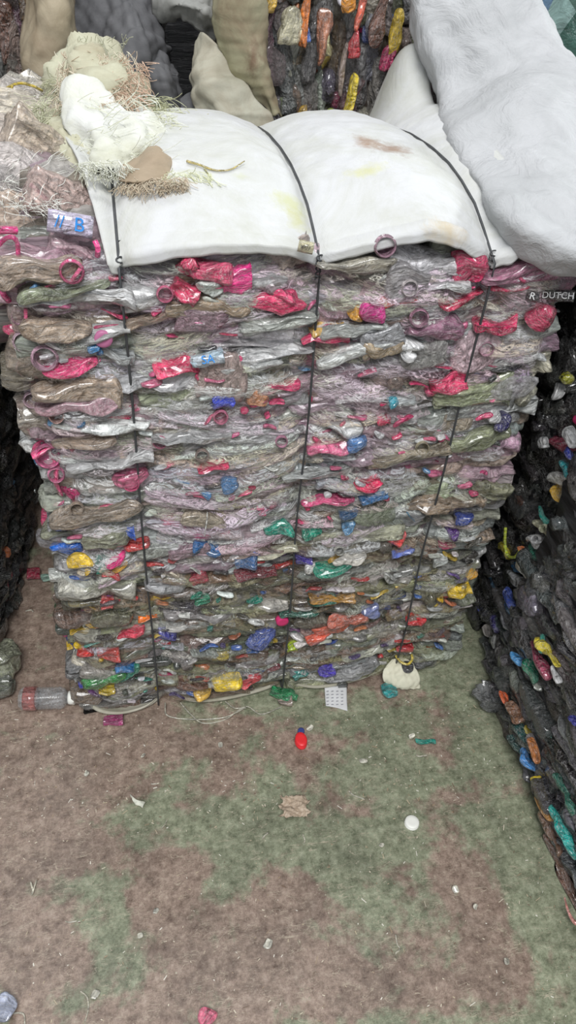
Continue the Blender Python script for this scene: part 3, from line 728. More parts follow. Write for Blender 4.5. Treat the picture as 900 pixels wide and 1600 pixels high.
nu, nv = 130, 120
G = np.zeros((nu, nv, 3))
for i in range(nu):
    for j in range(nv):
        s, t = i / (nu - 1), j / (nv - 1)
        y_f = 1.098 + .012 * math.cos(s * 40)
        xl = np.interp(t, [0, .3, .5, 1], [-.012, -.05, -.09, -.12]); xr = np.interp(t, [0, .06, .2, .5, .8, 1], [.625, .655, .665, .67, .70, .73])
        x = xl + (xr - xl) * s
        # the sheet follows the swelling of the face, pinched at the wires
        y_f = Y0 - max(bulge(min(x, .74), 1.1), -.02) - .016
        y = y_f + (1.96 - y_f) * max(0, t - .035) / .965
        z = sheet_z(x, y if t > .035 else y_f)
        dm = min(abs(x - s_) for s_ in STR)
        if t < .035:  # short drop over the front edge
            z -= (.035 - t) / .035 * .016; y = y_f - .003
        # stacked pleats running along the front edge
        yy = y - y_f
        z += ((.0050 * math.sin(yy * 300 + 6 * s)) + .002 * math.sin(yy * 520)) * math.exp(-(yy / .045) ** 2) * min(1, dm / .04)
        G[i, j] = (x, y, z)
P = G.reshape(-1, 3)
rr = np.random.default_rng(8)
P[:, 2] += wave_noise(P * np.array([1, .6, 1]), .0012, .09, rr, sharp=False)
P[:, 2] += wave_noise(P, .0008, .035, rr)
GREEN = (196, 200, 150); LOBE_SHADE = (150, 118, 92)  # brown paints the rear lobe's shadow on the sheet
def on_sheet(px, py):
    z = 1.16
    for _ in range(6):
        p = at_z(px, py, z); z = sheet_z(p[0], p[1])
    return at_z(px, py, z)
st = [(on_sheet(370, 310), (.03, .02, .05), (192, 196, 150)), (on_sheet(455, 320), (.045, .03, .05), (192, 194, 150)), (on_sheet(465, 340), (.03, .03, .05), (190, 190, 140)), (on_sheet(575, 222), (.035, .055, .06), LOBE_SHADE), (on_sheet(615, 232), (.045, .045, .06), (140, 108, 84)), (on_sheet(580, 265), (.05, .025, .05), (200, 200, 150)), (on_sheet(300, 300), (.06, .03, .05), (200, 204, 160)), (on_sheet(700, 360), (.05, .03, .05), (196, 180, 150))]  # the two brown spots are the rear lobe's shadow, painted in
SHEET = cloth_mat('white_woven_sheet', (206, 207, 208), (184, 185, 172), .35, stains_and_shade=[(c - np.array([.29, 1.47, 0]), r_, s_) for c, r_, s_ in st])
P2 = P - np.array([.29, 1.47, 0])
a = Acc(); a.add(P2, grid_faces(nu, nv), np.array([1, 1, 1.])); o = a.build('cover_sheet', SHEET); o.parent = MAIN
md = o.modifiers.new('thickness', 'SOLIDIFY'); md.thickness = .004; md.offset = 1
# packed filling right below the sheet so nothing is hollow
nu2 = 40; Gf = np.array([[(x_, y_, sheet_z(x_, y_) - .022 - .05 * min(1, max(0, (x_ - .63) / .04))) for y_ in np.linspace(1.16, 1.84, nu2)] for x_ in np.linspace(XL + .03, XR - .02, nu2)]).reshape(-1, 3)
a = Acc(); a.add(Gf, grid_faces(nu2, nu2), np.array([.3, .3, .3])); o = a.build('packed_plastic', CORE_MAIN, MAIN); o['kind'] = 'stuff'
md = o.modifiers.new('thickness', 'SOLIDIFY'); md.thickness = .03; md.offset = 1

# seam tag with print on the sheet's front edge
fr_ = label_patch(478, 386, 22, 16, -8, (206, 198, 160), MAIN, y=1.078, name='sheet_tag'); text_on('xur', 8, fr_, PRINT_DARK, fr_[0])

# wires
for sx in STR:
    path = []
    for z in np.linspace(.01, 1.10, 40): path.append((sx + .0015 * math.sin(z * 9), Y0 - .026 - .003 * math.sin(z * 14 + sx * 9), z))
    for y in np.linspace(1.135, 1.80, 40): path.append((sx, y, max(sheet_z(sx, y) + .0035, 1.105)))
    for z in np.linspace(1.08, .01, 14): path.append((sx, 1.885, z))
    for y in np.linspace(1.84, 1.16, 10): path.append((sx, y, .004))
    a = Acc(); V, f = tube(path, .0022, 6, True); a.add(V, f, np.array([.1, .1, .1])); o = a.build('baling_wire', WIRE, MAIN)
    # twisted tie at the top edge
    hx = []; z0 = 1.095 if sx else 1.10
    for t in np.linspace(0, 1, 40): hx.append((sx + .004 * math.cos(t * 28), Y0 - .012 + .004 * math.sin(t * 28), z0 + .02 - t * .04))
    a = Acc(); V, f = tube(hx, .0014, 5); a.add(V, f, np.array([.1, .1, .1])); t_ = a.build('wire_twist', WIRE, o)

# sheet laid under the bale; its rim scallops out between the wires
BASE = cloth_mat('grey_base_sheet', (190, 186, 170), (130, 126, 104), .6)
rimpx = [(127, 1062), (132, 1090), (150, 1112), (185, 1118), (225, 1108), (247, 1090), (252, 1072), (262, 1086), (300, 1098), (340, 1097), (385, 1088), (425, 1075), (438, 1060), (452, 1070), (490, 1077), (525, 1073), (565, 1063), (598, 1048), (612, 1040), (640, 1042), (675, 1030), (700, 1005)]
rim = catmull(np.array([at_z(u, v, .012) for u, v in rimpx]), 160)
rows = []
cen = np.array([.29, 1.5, 0])
for k, (q, z) in enumerate([(.0, .016), (.006, .020), (.014, .012), (.05, .005), (.3, .004), (.9, .004)]):
    d = (cen - rim) * np.array([1, 1, 0]); d /= np.linalg.norm(d, axis=1)[:, None]
    rw = rim + d * np.array([1, 1, 0]) * (q if q < .3 else 0) ; rw = rw if q < .3 else rim + (cen - rim) * q
    rw = rw.copy(); rw[:, 2] = z; rows.append(rw)
Pb = np.concatenate(rows); a = Acc(); a.add(Pb, grid_faces(len(rows), 160), np.array([1, 1, 1.])); o = a.build('base_sheet', BASE, MAIN); md = o.modifiers.new('t', 'SOLIDIFY'); md.thickness = .005

# loose bottles bulging out of the bale's top left corner, beyond the sheet's edge
TL = [  # px, py, y, length, width, thick, colour, turn, alpha
    (60, 400, 1.15, .20, .08, .05, (182, 160, 142), .05, .85), (125, 425, 1.12, .13, .06, .03, (184, 140, 158), -.1, .8), (40, 440, 1.13, .16, .07, .035, (178, 158, 142), .05, .85),
    (95, 375, 1.18, .18, .09, .05, (176, 152, 132), -.3, .85), (30, 345, 1.2, .18, .09, .05, (188, 164, 144), -.1, .85), (120, 330, 1.22, .14, .07, .05, (190, 160, 150), -.7, .8),
    (60, 290, 1.3, .20, .09, .06, (214, 190, 186), -.5, .8), (20, 300, 1.32, .2, .09, .06, (216, 206, 204), -.2, .75), (95, 260, 1.38, .18, .09, .06, (190, 170, 148), -.8, .8), (35, 235, 1.45, .22, .1, .06, (206, 184, 172), -.3, .8),
    (15, 200, 1.55, .22, .1, .06, (222, 200, 204), .1, .8), (80, 200, 1.55, .2, .1, .06, (200, 188, 168), -.4, .85), (-20, 390, 1.15, .14, .07, .05, (214, 140, 160), .0, .9), (-30, 260, 1.35, .2, .1, .08, (200, 180, 170), 0, .85),
    (140, 385, 1.14, .10, .05, .03, (188, 150, 160), -.5, .85), (165, 440, 1.12, .09, .05, .03, (176, 172, 172), -.2, .85), (0, 170, 1.68, .2, .1, .08, (190, 180, 170), 0, .9), (60, 165, 1.72, .2, .1, .06, (180, 172, 156), 0, .9)]
for (px, py, y, L, W, T, c, an, al) in TL:
    c = tuple(min(240, q + 40) for q in c); al -= .12; L *= 1.15; T *= .8
    p = at_y(px, py, y + .03); P_, f, loc = crushed(L, W, T, 'bottle', crumple=.005)
    e1 = unit(ex * math.cos(an) + np.array([0, -.35, .8]) * math.sin(an)); nrm = unit(np.array([0, -.8, .7])); e2 = unit(np.cross(nrm, e1)); nrm = np.cross(e1, e2)
    a = Acc(); a.add(place(P_, p, e1, e2, nrm), f, lin(c), loc, al); a.build('loose_bottle', PLASTIC, MAIN)
# body under those loose bottles
Gf = np.array([[(x_, y_, 1.04 + .10 * min(1, max(0, (y_ - 1.15) / .3)) * (1 - max(0, (-x_ - .1) / .25)) + .004 * math.sin(x_ * 90) * math.sin(y_ * 70)) for y_ in np.linspace(1.15, 1.88, 24)] for x_ in np.linspace(-.25, .06, 14)]).reshape(-1, 3)
a = Acc(); a.add(Gf, grid_faces(14, 24), np.array([.3, .3, .3])); o = a.build('packed_plastic', CORE_MAIN, MAIN); o['kind'] = 'stuff'; md = o.modifiers.new('t', 'SOLIDIFY'); md.thickness = .08; md.offset = 1


def strand(pts, rad, c, name, parent, al=1, m=6, n=40, mat=None):
    P_ = catmull(np.array(pts), n); V, f = tube(P_, rad, m); a = Acc(); a.add(V, f, lin(c), None, al)
    return a.build(name, mat or PLASTIC, parent)


PINK = (240, 50, 140)
strand([at_y(48, 290, 1.25), at_y(62, 302, 1.235), at_y(74, 316, 1.225), at_y(76, 328, 1.23)], .0042, PINK, 'pink_handle', MAIN)
strand([at_y(-6, 360, 1.13), at_y(12, 359, 1.125), at_y(26, 360, 1.13)], .0060, PINK, 'pink_handle', MAIN)
strand([at_y(-4, 385, 1.125), at_y(10, 372, 1.12), at_y(22, 372, 1.115), at_y(28, 384, 1.12), at_y(28, 398, 1.125)], .0036, PINK, 'pink_handle', MAIN)
strand([at_y(148, 376, 1.125), at_y(153, 388, 1.12), at_y(152, 400, 1.125)], .0045, PINK, 'pink_handle', MAIN)
strand([at_y(2, 448, 1.12), at_y(6, 460, 1.115), at_y(14, 470, 1.12)], .0050, PINK, 'pink_handle', MAIN)
for (u1, v1, u2, v2) in [(40, 482, 41, 515), (112, 438, 126, 420)]:
    strand([mark_pt(u1, v1, .03), (mark_pt(u1, v1, .032) + mark_pt(u2, v2, .032)) / 2, mark_pt(u2, v2, .03)], .003, (232, 90, 140), 'pink_handle', MAIN)
strand([mark_pt(324, 800, .03), mark_pt(323, 815, .034), mark_pt(319, 838, .03)], .0013, (235, 235, 230), 'white_string', MAIN)
strand([at_z(134, 1012, .1), mark_pt(117, 1015, .02), mark_pt(116, 1030, .02), mark_pt(117, 1045, .02)], .0013, (225, 225, 215), 'white_string', MAIN)
# white strand tangle on the loose bottles
fa = Acc(); r5 = np.random.default_rng(50)
for k in range(420):
    px, py = r5.uniform(-5, 85), r5.uniform(150, 335); y = np.interp(py, [160, 330], [1.66, 1.19]); an = r5.normal(.4, .7); L = r5.uniform(15, 45)
    q = [at_y(px + math.cos(an) * L * t + r5.normal(0, 1.5), py + math.sin(an) * L * t + r5.normal(0, 1.5), y - .02 - .02 * math.sin(3.1 * t)) for t in np.linspace(0, 1, 5)]
    V, f = tube(catmull(np.array(q), 10), .0005, 3); fa.add(V, f, lin((226, 226, 218)))
tag(fa.build('loose_fibres', FIBRE, MAIN), None, None, kind='stuff')

# ---------- torn woven sack lying on the bale
SACKM = cloth_mat('torn_sack_cream', (196, 197, 174), (162, 150, 124), .6, weave=400, wrinkle=.003)
SACKW = cloth_mat('torn_sack_white', (216, 217, 212), (190, 190, 166), .5, weave=400, wrinkle=.003)
SACKB = cloth_mat('torn_sack_brown', (176, 160, 138), (150, 132, 110), .6, weave=400)
SACK = thing('torn_woven_sack', 'crumpled torn cream and white woven sack with frayed edges lying on the bale top left', 'sack', tuple(at_y(180, 260, 1.4)))


def C(rows, f=at_y): return [[f(*p) for p in r_] for r_ in rows]


r9 = np.random.default_rng(9)
cloth('sack_lobe', C([[(80, 165, 1.72), (120, 160, 1.66), (170, 165, 1.62), (225, 165, 1.66), (262, 185, 1.7)],
                      [(76, 130, 1.72), (115, 125, 1.62), (165, 130, 1.57), (215, 140, 1.62), (245, 165, 1.7)],
                      [(88, 100, 1.74), (125, 95, 1.66), (165, 95, 1.62), (200, 112, 1.66), (225, 140, 1.74)],
                      [(118, 80, 1.78), (138, 68, 1.74), (155, 70, 1.72), (178, 88, 1.76), (205, 112, 1.8)],
                      [(120, 100, 1.88), (140, 90, 1.88), (160, 92, 1.88), (180, 105, 1.9), (210, 130, 1.9)]]), SACKM, 46, 46, .004, ((.016, .11), (.006, .035)), r9, SACK, edge_rag=.6)
cloth('sack_lobe', C([[(55, 160, 1.7), (90, 150, 1.66), (130, 155, 1.6), (180, 150, 1.6)],
                      [(58, 190, 1.6), (90, 185, 1.52), (130, 190, 1.48), (180, 185, 1.5)],
                      [(62, 225, 1.5), (95, 225, 1.43), (130, 230, 1.4), (180, 230, 1.4)],
                      [(85, 260, 1.4), (115, 268, 1.34), (150, 275, 1.31), (190, 272, 1.33)],
                      [(118, 288, 1.32), (140, 296, 1.28), (165, 300, 1.27), (186, 296, 1.3)]]), SACKM, 46, 46, .004, ((.009, .11), (.004, .03)), r9, SACK, edge_rag=.6)
cloth('sack_sheet', C([[(112, 150, 1.55), (150, 138, 1.55), (195, 165, 1.55), (235, 178, 1.58)],
                       [(105, 175, 1.5), (150, 165, 1.45), (195, 178, 1.44), (245, 195, 1.5)],
                       [(108, 205, 1.44), (150, 200, 1.38), (200, 200, 1.38), (258, 212, 1.44)],
                       [(122, 232, 1.38), (160, 235, 1.33), (205, 232, 1.33), (262, 235, 1.38)],
                       [(135, 262, 1.34), (170, 272, 1.29), (210, 262, 1.3), (250, 250, 1.36)]]), SACKW, 46, 46, .004, ((.014, .10), (.003, .035)), r9, SACK, edge_rag=.5)
cloth('sack_fold', C([[(226, 240, 1.35), (232, 230, 1.34), (240, 228, 1.34), (250, 236, 1.36)],
                      [(192, 262, 1.28), (225, 252, 1.25), (255, 250, 1.27), (284, 258, 1.34)],
                      [(184, 284, 1.25), (220, 284, 1.22), (258, 282, 1.24), (294, 276, 1.31)]]), SACKB, 40, 30, .003, ((.003, .08), (.001, .025)), r9, SACK, edge_rag=.4)
# frayed tape fibres, far too many to count
fa = Acc()


def fray(n, box, ang, Lp, c1, c2, yfun, rad=.0006):
    for _ in range(n):
        px, py = r9.uniform(box[0], box[2]), r9.uniform(box[1], box[3]); y = yfun(px, py); a0 = ang + r9.normal(0, .6); L = r9.uniform(*Lp); cv = r9.normal(0, .8)
        q = [at_y(px, py, y)]; pp = np.array([px, py], float); an = a0
        for t in range(4):
            pp = pp + np.array([math.cos(an), math.sin(an)]) * L / 4; an += cv / 4; q.append(at_y(pp[0], pp[1], y - .004 * (t + 1)))
        V, f = tube(catmull(np.array(q), 9), rad, 3); c = lin(c1) + (lin(c2) - lin(c1)) * r9.random(); fa.add(V, f, c)


fray(220, (190, 150, 262, 195), .7, (15, 38), (214, 218, 186), (170, 170, 130), lambda x, y: 1.62)
fray(110, (215, 165, 300, 215), .9, (15, 40), (214, 218, 186), (190, 190, 150), lambda x, y: 1.58)
fray(420, (50, 150, 130, 250), 2.0, (15, 45), (224, 226, 200), (190, 190, 160), lambda x, y: 1.48 + (200 - y) * .001)
fray(420, (85, 80, 215, 165), 1.4, (10, 30), (226, 218, 196), (186, 164, 140), lambda x, y: 1.52 + (150 - y) * .0022, .0007)
fray(260, (150, 95, 230, 165), .8, (10, 26), (222, 190, 168), (176, 150, 126), lambda x, y: 1.53 + (150 - y) * .0022, .0007)
fray(300, (184, 276, 292, 294), 1.5, (10, 28), (214, 204, 182), (186, 166, 142), lambda x, y: on_sheet(x, y)[1] - .025, .0006)
fray(200, (240, 268, 330, 318), 1.0, (12, 34), (224, 226, 196), (206, 208, 168), lambda x, y: on_sheet(x, y)[1] - .012, .0006)
fray(110, (110, 150, 250, 262), .2, (20, 50), (236, 238, 230), (214, 216, 190), lambda x, y: 1.285 + (262 - y) * .0018)
fray(160, (120, 250, 200, 275), 1.3, (10, 26), (236, 238, 230), (200, 200, 176), lambda x, y: 1.255)
fray(160, (225, 175, 268, 235), .6, (12, 30), (230, 232, 216), (204, 204, 170), lambda x, y: 1.40 + (235 - y) * .0015)
fray(260, (100, 140, 135, 265), 1.9, (10, 28), (232, 234, 220), (196, 196, 168), lambda x, y: 1.36 + (262 - y) * .0019)
fray(70, (75, 120, 110, 160), 2.6, (10, 26), (224, 226, 200), (190, 190, 160), lambda x, y: 1.66)
fray(50, (118, 62, 200, 90), -1.2, (6, 14), (220, 222, 200), (190, 190, 160), lambda x, y: 1.74)
tag(fa.build('frayed_fibres', FIBRE, SACK), None, None, kind='stuff')

# straps and twine lying on top
YEL = (226, 196, 40)
t = strand([at_y(-10, 150, 1.66), at_y(10, 138, 1.64), at_y(30, 130, 1.62), at_y(50, 134, 1.62), at_y(66, 142, 1.64)], .0026, YEL, 'yellow_twine', None); tag(t, 'yellow plastic twine curling over the bale at the left edge of the frame', 'twine')
tw2 = strand([at_y(20, 134, 1.62), at_y(14, 150, 1.6), at_y(18, 162, 1.58), at_y(8, 172, 1.58), at_y(-8, 170, 1.6)], .0022, YEL, 'twine_tail', t)
t = strand([on_sheet(292, 258) + [0, 0, .006], on_sheet(312, 264) + [0, 0, .006], on_sheet(335, 271) + [0, 0, .005], on_sheet(360, 270) + [0, 0, .005], on_sheet(382, 258) + [0, 0, .006]], np.linspace(.0022, .0010, 40), (206, 186, 96), 'frayed_strap', None); tag(t, 'thin yellowish strap end lying on the white sheet beside the torn sack', 'strap')
strand([on_sheet(318, 267) + [0, 0, .006], on_sheet(326, 282) + [0, 0, .006], on_sheet(322, 300) + [0, 0, .006], on_sheet(312, 312) + [0, 0, .005]], .0012, (190, 186, 110), 'strap_strand', t)

# ------------------------------------------------------------------ big white cloth, upper right
BIGM = cloth_mat('white_cloth', (190, 191, 193), (170, 172, 173), .5, weave=500, wrinkle=.005)
edge = [(640, -70, 1.86), (650, 0, 1.80), (668, 75, 1.74), (688, 145, 1.64), (706, 215, 1.43), (752, 290, 1.23), (812, 346, 1.10), (868, 378, 1.05), (930, 408, 1.02)]
ridge = [(786, -70, 1.80), (838, 0, 1.70), (866, 40, 1.62), (894, 76, 1.55), (930, 120, 1.48), (985, 175, 1.42), (1040, 240, 1.36), (1090, 300, 1.30), (1140, 350, 1.25)]
ctrl = []
for (e, g) in zip(edge, ridge):
    e3, g3 = at_y(*e), at_y(*g); row = []
    row.append(e3 + np.array([.02, .05, -.05]))
    for t in (0, .25, .5, .75): row.append(at_y(e[0] + (g[0] - e[0]) * t, e[1] + (g[1] - e[1]) * t, e[2] + (g[2] - e[2]) * t - .04 * math.sin(math.pi * t)))
    row.append(g3); row.append(g3 + np.array([.05, .10, -.03])); row.append(g3 + np.array([.09, .20, -.16]))
    ctrl.append(row)
o = cloth('draped_cloth', ctrl, BIGM, 90, 90, .004, ((.010, .20), (.0025, .05)), np.random.default_rng(21))
tag(o, 'large white cloth draped down from the upper right over the bale corner', 'cloth')
recentre(o)
sm = strand([at_y(696, 118, 1.70), at_y(692, 140, 1.66), at_y(694, 165, 1.60), at_y(700, 185, 1.56), at_y(698, 200, 1.53)], .0016, (120, 120, 120), 'hem_seam', o)
sm = strand([at_y(779, 156, 1.525), at_y(800, 168, 1.505), at_y(830, 180, 1.49), at_y(850, 190, 1.48)], .0016, (170, 170, 170), 'fold_seam', o)

# ------------------------------------------------------------------ neighbouring bales


def pal_d(z): return PAL_DARK


def pal_shade(z): return PAL_SHADE


def bri_d(z): return BRIGHT_DARK


# near right
NR = thing('dark_film_bale', 'dark grey bale of mixed crushed plastic along the right edge of the floor', 'bale', (1.1, .6, 0))
Un = unit(np.array([.03, 1, 0])); Nn_ = unit(np.array([-1, .03, 0]))
O_ = np.array([.785, .18, 0]) - Un * .25
cb = core_block('packed_plastic', (.83, -.1, 0), (1.5, 1.02, .98), CORE_DARK, NR); cb['kind'] = 'stuff'
sp = []
fill_face(sp, O_ + np.array([.012, 0, 0]), Un, Nn_, 1.22, (.004, .98), (.016, .026), pal_d, bri_d, lambda x, z: .005 - .05 * max(0, x - 1.05) / .2, sag, rng, bright_p=lambda z: .07, out_p=.03, keep=lambda x, z: x + O_[1] < 1.13 - .22 * z, Lr=(.08, .22))
fill_face(sp, np.array([.83, 1.02, 0]), ex, ey, .6, (.01, .98), (.03, .04), pal_d, bri_d, lambda x, z: 0, sag, rng, bright_p=lambda z: .1)
fill_face(sp, np.array([.83, .0, .98]), ey, np.array([0, 0, 1.0]), 1.0, (0, .5), (.05, .06), pal_d, bri_d, lambda x, z: 0, lambda x, z: 0, rng, Wv=ex, bright_p=lambda z: .1)
emit_specs(sp, NR, rng, vis=lambda s: s['N'][0] < -.5 and s['x'] + O_[1] > .42 and s['z'] < .7)


def side_pieces(parent, xs, items, name='coloured_plastic_piece', Ud=Un):
    for (px, py, w, h, c, an) in items:
        p = at_x(px, py, xs); s = px_scale(p)
        P_, f, loc = crushed(w * s * 1.7, .02, h * s * .7, 'lens', crumple=.0025)
        a = Acc(); aa = math.radians(an); e1 = Ud * math.cos(aa) + np.array([0, 0, math.sin(aa)]); e3 = -Ud * math.sin(aa) + np.array([0, 0, math.cos(aa)])
        V = place(P_, p, e1, ex, e3); V[:, 2] = np.maximum(V[:, 2], .003); a.add(V, f, lin(c), loc, 1); a.build(name, PLASTIC, parent)


side_pieces(NR, .80, [(793, 1098, 22, 12, (226, 100, 50), 0), (806, 1112, 24, 12, (130, 90, 64), 0), (812, 1030, 18, 12, (70, 150, 210), 0), (830, 1048, 24, 14, (20, 120, 90), 0), (843, 1030, 40, 14, (150, 50, 80), 0), (856, 1018, 36, 9, (220, 200, 50), 0),
                      (848, 1006, 18, 10, (30, 140, 120), 0), (866, 1052, 20, 9, (220, 220, 220), 0), (824, 1185, 22, 14, (50, 130, 200), 0), (834, 1172, 22, 12, (200, 120, 50), 0), (840, 1232, 22, 14, (240, 210, 20), 0), (852, 1255, 30, 10, (200, 140, 60), 0),
                      (880, 1300, 46, 16, (20, 170, 160), 0), (884, 1240, 36, 16, (20, 110, 90), 0), (808, 1165, 24, 12, (20, 70, 66), 0), (812, 1145, 20, 12, (20, 80, 76), 0), (897, 1126, 12, 12, (30, 40, 160), 0), (862, 1300, 40, 16, (130, 96, 76), 0), (880, 1360, 60, 14, (110, 76, 58), 0), (893, 1395, 50, 14, (116, 80, 62), 0)])
V = None
sp_ = strand([at_z(882, 1402, .03), at_z(888, 1424, .03), at_z(897, 1440, .02), at_z(910, 1446, .02)], np.linspace(.0015, .006, 40), (226, 150, 140), 'pink_strip', NR)

# far right; shadow of the gap is put into its near-black colours
FR = thing('shadowed_bottle_bale', 'shade-painted bale with loose necks and caps in the gap right of the main bale', 'bale', (1.2, 1.8, 0))
core_block('packed_plastic', (.885, 1.2, 0), (1.6, 1.93, 1.08), CORE_SHADE, FR)['kind'] = 'stuff'
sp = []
fill_face(sp, np.array([.88, 1.17, 0]), ey, -ex, .76, (.01, 1.07), (.022, .032), pal_shade, bri_d, lambda x, z: .008, sag, rng, bright_p=lambda z: .05, out_p=.1)
fill_face(sp, np.array([.88, 1.20, 0]), ex, -ey, .5, (.01, 1.07), (.026, .036), pal_shade, bri_d, lambda x, z: .005, sag, rng, bright_p=lambda z: .12, out_p=.1)
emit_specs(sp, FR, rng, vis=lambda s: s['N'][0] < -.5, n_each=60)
side_pieces(FR, .845, [(850, 808, 22, 16, (20, 140, 126), 10), (850, 826, 30, 14, (214, 210, 176), 0), (838, 845, 24, 16, (235, 235, 235), -30), (838, 862, 26, 14, (20, 120, 96), -10), (824, 872, 24, 11, (240, 130, 50), 0), (818, 888, 24, 18, (226, 216, 196), 0), (812, 912, 36, 20, (150, 152, 154), -30),
                       (800, 936, 28, 16, (60, 90, 190), 0), (798, 952, 20, 14, (30, 90, 130), 0), (775, 975, 18, 14, (50, 44, 110), 0), (772, 1002, 14, 24, (190, 190, 190), 80), (843, 917, 12, 24, (20, 120, 96), 85), (855, 918, 16, 16, (214, 214, 214), 0), (872, 840, 14, 16, (220, 40, 50), 0), (872, 852, 22, 12, (226, 170, 180), 0),
                       (888, 835, 8, 30, (40, 60, 180), 85), (897, 832, 8, 40, (236, 190, 20), 85), (893, 712, 14, 14, (30, 50, 160), 0), (888, 735, 24, 14, (20, 150, 156), 0), (875, 750, 30, 22, (200, 200, 196), -40), (872, 772, 20, 10, (214, 170, 60), 0), (892, 682, 22, 14, (206, 206, 206), 20), (868, 610, 14, 22, (206, 206, 206), 60),
                       (850, 692, 10, 18, (190, 190, 190), 50), (884, 588, 12, 14, (150, 150, 30), 0), (877, 876, 14, 12, (20, 130, 100), 0), (892, 880, 9, 9, (226, 40, 100), 0), (862, 880, 40, 22, (120, 120, 122), -40)], Ud=ey)
t = strand([at_x(790, 824, .835), at_x(789, 846, .83), at_x(792, 866, .83), at_x(803, 871, .83), at_x(812, 862, .83)], .004, (190, 204, 40), 'lime_strap', FR)
for (px, py, rp, c) in [(850, 826, 7, (214, 210, 176)), (820, 890, 8, (226, 220, 200)), (838, 843, 8, (230, 230, 230))]: mouth(px, py, rp, c, FR, plane=.83)

# left; its near-black colours carry the shadow
LB = thing('shadowed_left_bale', 'shadow-coloured black bale at the left edge beside the gap to the main bale', 'bale', (-.75, 1.8, 0))
core_block('packed_plastic', (-1.1, 1.27, 0), (-.40, 1.93, 1.10), CORE_SHADE, LB)['kind'] = 'stuff'
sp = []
fill_face(sp, np.array([-.385, 1.25, 0]), unit([.14, 1, 0]), unit([1, -.14, 0]), .70, (.01, 1.08), (.026, .036), pal_shade, bri_d, lambda x, z: .0, sag, rng, bright_p=lambda z: .03, out_p=.05)
fill_face(sp, np.array([-.9, 1.25, 0]), ex, -ey, .48, (.01, 1.08), (.026, .036), pal_shade, bri_d, lambda x, z: .005, sag, rng, bright_p=lambda z: .1, out_p=.1)
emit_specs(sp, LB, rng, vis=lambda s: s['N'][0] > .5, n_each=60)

# back row, coloured bale with upright layers
CORE_COL = core_mat('pressed_coloured_plastic', [(70, 70, 72), (96, 84, 76), (120, 70, 50), (60, 66, 60), (90, 90, 92), (110, 96, 50)], (60, 8, 8))
PAL_COL = [((128, 126, 124), 5), ((96, 96, 98), 4), ((112, 84, 66), 3), ((104, 108, 80), 2), ((76, 66, 60), 2), ((160, 150, 140), 2), ((110, 70, 84), 1)]
BR_COL = [(206, 120, 60), (190, 96, 56), (196, 170, 60), (160, 60, 60), (150, 60, 90), (70, 96, 150), (180, 110, 86), (140, 146, 76), (110, 50, 64)]


def back_bale(name, label, x0, x1, y0_, zt, seed, bp=.16):
    B = thing(name, label, 'bale', ((x0 + x1) / 2, y0_ + .4, 0)); r = np.random.default_rng(seed)
    core_block('packed_plastic', (x0 + .01, y0_ + .03, 0), (x1 - .01, y0_ + .7, zt - .03), CORE_SHADE if seed == 41 else CORE_COL, B)['kind'] = 'stuff'  # left back bale's core is blackened to paint shade behind the left gap
    s = []; zb = 1.0 if seed == 41 else .55
    # layers stand upright: pieces run along z, stacked along x
    fill_face(s, np.array([x0, y0_, zb]), np.array([0, 0, 1.0]), -ey, zt - zb, (.0, x1 - x0), (.026, .026), lambda z: PAL_COL, lambda z: BR_COL, lambda x, z: .0, lambda x, z: .006 * math.sin(x * 14 + z * 9), r, Wv=ex, bright_p=lambda z: bp, out_p=.1)
    emit_specs(s, B, r, n_each=70, vis=lambda q: q['O'][2] + q['x'] > 1.0)
    return B


BB = back_bale('upright_coloured_bale', 'bale of orange, yellow and red crushed plastic in upright layers behind the main bale', .33, 1.05, 2.0, 1.62, 31)
for (px, py, w, h, c) in [(478, 30, 14, 60, (236, 130, 40)), (483, 55, 9, 16, (60, 110, 200)), (545, 5, 18, 16, (245, 160, 30)), (565, 10, 10, 50, (226, 100, 70)), (552, 70, 14, 30, (200, 50, 60)), (547, 155, 14, 60, (226, 200, 40)), (620, 50, 14, 50, (226, 190, 40)),
                          (605, 92, 22, 28, (190, 50, 100)), (640, 95, 12, 32, (200, 84, 60)), (505, 60, 12, 60, (170, 110, 80)), (472, 180, 14, 24, (200, 160, 60)), (514, 182, 16, 16, (160, 180, 70)), (512, 70, 10, 24, (214, 204, 150)), (455, 40, 30, 40, (196, 190, 160)), (665, 85, 18, 24, (20, 90, 76)), (535, 110, 12, 60, (180, 160, 150)),
                          (424, 6, 12, 20, (226, 180, 40)), (595, 30, 14, 60, (116, 80, 66))]:
    p = at_y(px, py, 1.975); s = px_scale(p); P_, f, loc = crushed(max(w, h) * s * 1.1, .02, min(w, h) * s * .95, 'lens', crumple=.003)
    V = place(P_, p, np.array([.1, 0, 1.0]) if h > w else ex, ey, ex if h > w else np.array([0, 0, 1.0])); a = Acc(); a.add(V, f, lin(c), loc, 1); a.build('coloured_plastic_piece', PLASTIC, BB)
OLV = cloth_mat('stained_olive_sheet', (168, 166, 138), (126, 104, 84), .75, scale=6, weave=300, stains_and_shade=[(at_y(395, 90, 1.9), (.02, .1, .05), (110, 82, 66))])
